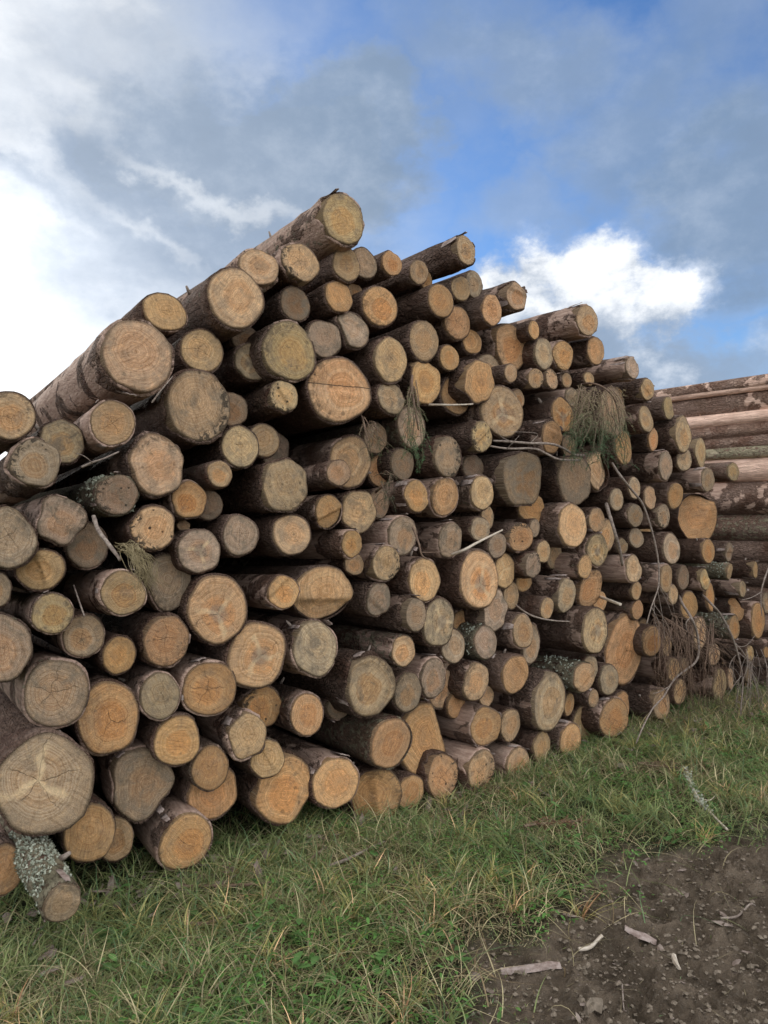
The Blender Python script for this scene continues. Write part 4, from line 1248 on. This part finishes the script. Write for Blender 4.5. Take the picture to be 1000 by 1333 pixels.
def fan(x0, x1, y0, x2, x3, y2, n, d, seed, dj=.06):
    R = random.Random(seed); out = []
    for i in range(n):
        a = R.random(); xa = x0 + (x1 - x0) * a; xb = x2 + (x3 - x2) * min(1, max(0, a + R.gauss(0, .18))); ya = y0 + R.uniform(-6, 10); yb = y2 + R.uniform(-35, 8); dd = d + R.uniform(-dj, dj)
        out.append([at_face(xa, ya, dd + .06), at_face(xa * .6 + xb * .4 + R.gauss(0, 4), ya * .7 + yb * .3 - 4, dd - .03), at_face(xa * .2 + xb * .8 + R.gauss(0, 4), ya * .3 + yb * .7, dd - .05), at_face(xb, yb, dd)])
    return out
bough('spruce_bough', 'spruce bough with dry brown twigs above and green needles below, hanging on the stack', 'spruce bough', F([(752, 502, .1), (768, 499, -.15), (785, 504, -.25), (800, 520, -.25), (806, 545, -.2), (808, 570, -.2)]),
      fan(752, 806, 505, 744, 818, 590, 34, -.24, 1) + fan(758, 796, 540, 748, 812, 596, 12, -.28, 15), (.40, .33, .18), (.06, .14, .06), .013, 430, 1)
bough('spruce_sprig', 'small green spruce sprig hanging over the mossy log', 'spruce sprig', F([(538, 480, .1), (536, 500, -.12), (540, 530, -.2), (545, 560, -.2)]),
      fan(532, 542, 500, 518, 552, 598, 7, -.2, 2), (.22, .20, .10), (.09, .17, .07), .013, 420, 2)
bough('spruce_sprig', 'thin dry sprig dangling left of the mossy log', 'spruce sprig', F([(470, 540, .1), (474, 552, -.1), (478, 572, -.15)]),
      fan(470, 484, 545, 478, 500, 592, 5, -.14, 3), (.26, .20, .12), (.10, .12, .05), .013, 200, 3)
bough('spruce_sprig', 'small green sprig above the two pale-topped logs at the centre', 'spruce sprig', F([(490, 640, .05), (500, 632, -.15), (512, 626, -.2)]),
      fan(494, 512, 620, 496, 512, 650, 4, -.2, 4), (.09, .10, .05), (.05, .08, .04), .012, 260, 4)
bough('brushwood', 'mass of dry reddish-brown spruce twigs hanging at the lower right', 'brushwood', F([(852, 800, .1), (868, 806, -.15), (890, 820, -.25), (915, 835, -.25), (945, 850, -.2)]),
      fan(850, 930, 806, 862, 940, 922, 46, -.26, 5, .1) + fan(845, 880, 800, 850, 960, 860, 12, -.2, 6, .1) + fan(880, 950, 830, 925, 985, 895, 10, -.3, 8, .1), (.30, .19, .13), (.24, .14, .09), .010, 60, 5, main_r=.01)
bough('brushwood', 'grey-brown dead twigs trailing into the grass at the right edge', 'brushwood', F([(950, 845, .1), (962, 850, -.15), (985, 870, -.2)]),
      fan(955, 995, 850, 955, 1000, 950, 14, -.24, 9, .1), (.18, .14, .10), (.16, .13, .09), .008, 12, 7, stem_mat=M_TWIG)
# straw caught between the left logs
R = random.Random(12); vs, fs = [], []; o0 = at_face(170, 715, -.2)
for i in range(60):
    q = R.random(); S = [at_face(148 + 34 * R.random(), 706 + 14 * R.random(), -.15), at_face(176 + R.gauss(0, 8), 716 + R.gauss(0, 6), -.32), at_face(186 + R.gauss(0, 9), 738 + R.gauss(0, 6), -.36), at_face(190 + R.gauss(0, 14), 752 + 24 * q, -.33)]
    v, f = tube([p - o0 for p in catmull(S, 3)], .0014, .0006, 3); k = len(vs); vs += v; fs += [tuple(k + j for j in t_) for t_ in f]
o = mesh_obj('straw_tuft', vs, fs, simple_mat("dead_straw", (.24, .19, .10), (.42, .34, .20), 40)); o.location = o0
tag(o, 'tuft of dead grass caught between the logs at the left', 'straw tuft')
# reddish dead spruce twig lying in the grass
q0 = at_ground(712, 1078)
bough('fallen_twig', 'reddish-brown dead spruce twig lying flat in the grass', 'twig', G([(682, 1082), (705, 1078), (740, 1076), (775, 1074)], .05), [G([(685 + 10 * i, 1081 - (i % 3) * 3), (700 + 9 * i, 1078 + (i % 2) * 8 - 4), (715 + 8 * i, 1076 + (i % 3) * 8 - 8)], .055) for i in range(8)], (.30, .15, .07), (.20, .10, .05), .014, 500, 11)
bough('fallen_twig', 'dry pale brown spruce twig in the grass at right', 'twig', G([(830, 1000), (850, 1004), (880, 1008)], .05), [G([(832 + 8 * i, 1000 + (i % 3)), (846 + 7 * i, 1004 + (i % 2) * 8 - 4), (858 + 8 * i, 1008 + (i % 3) * 6 - 6)], .055) for i in range(6)], (.26, .19, .10), (.20, .14, .08), .013, 260, 12)
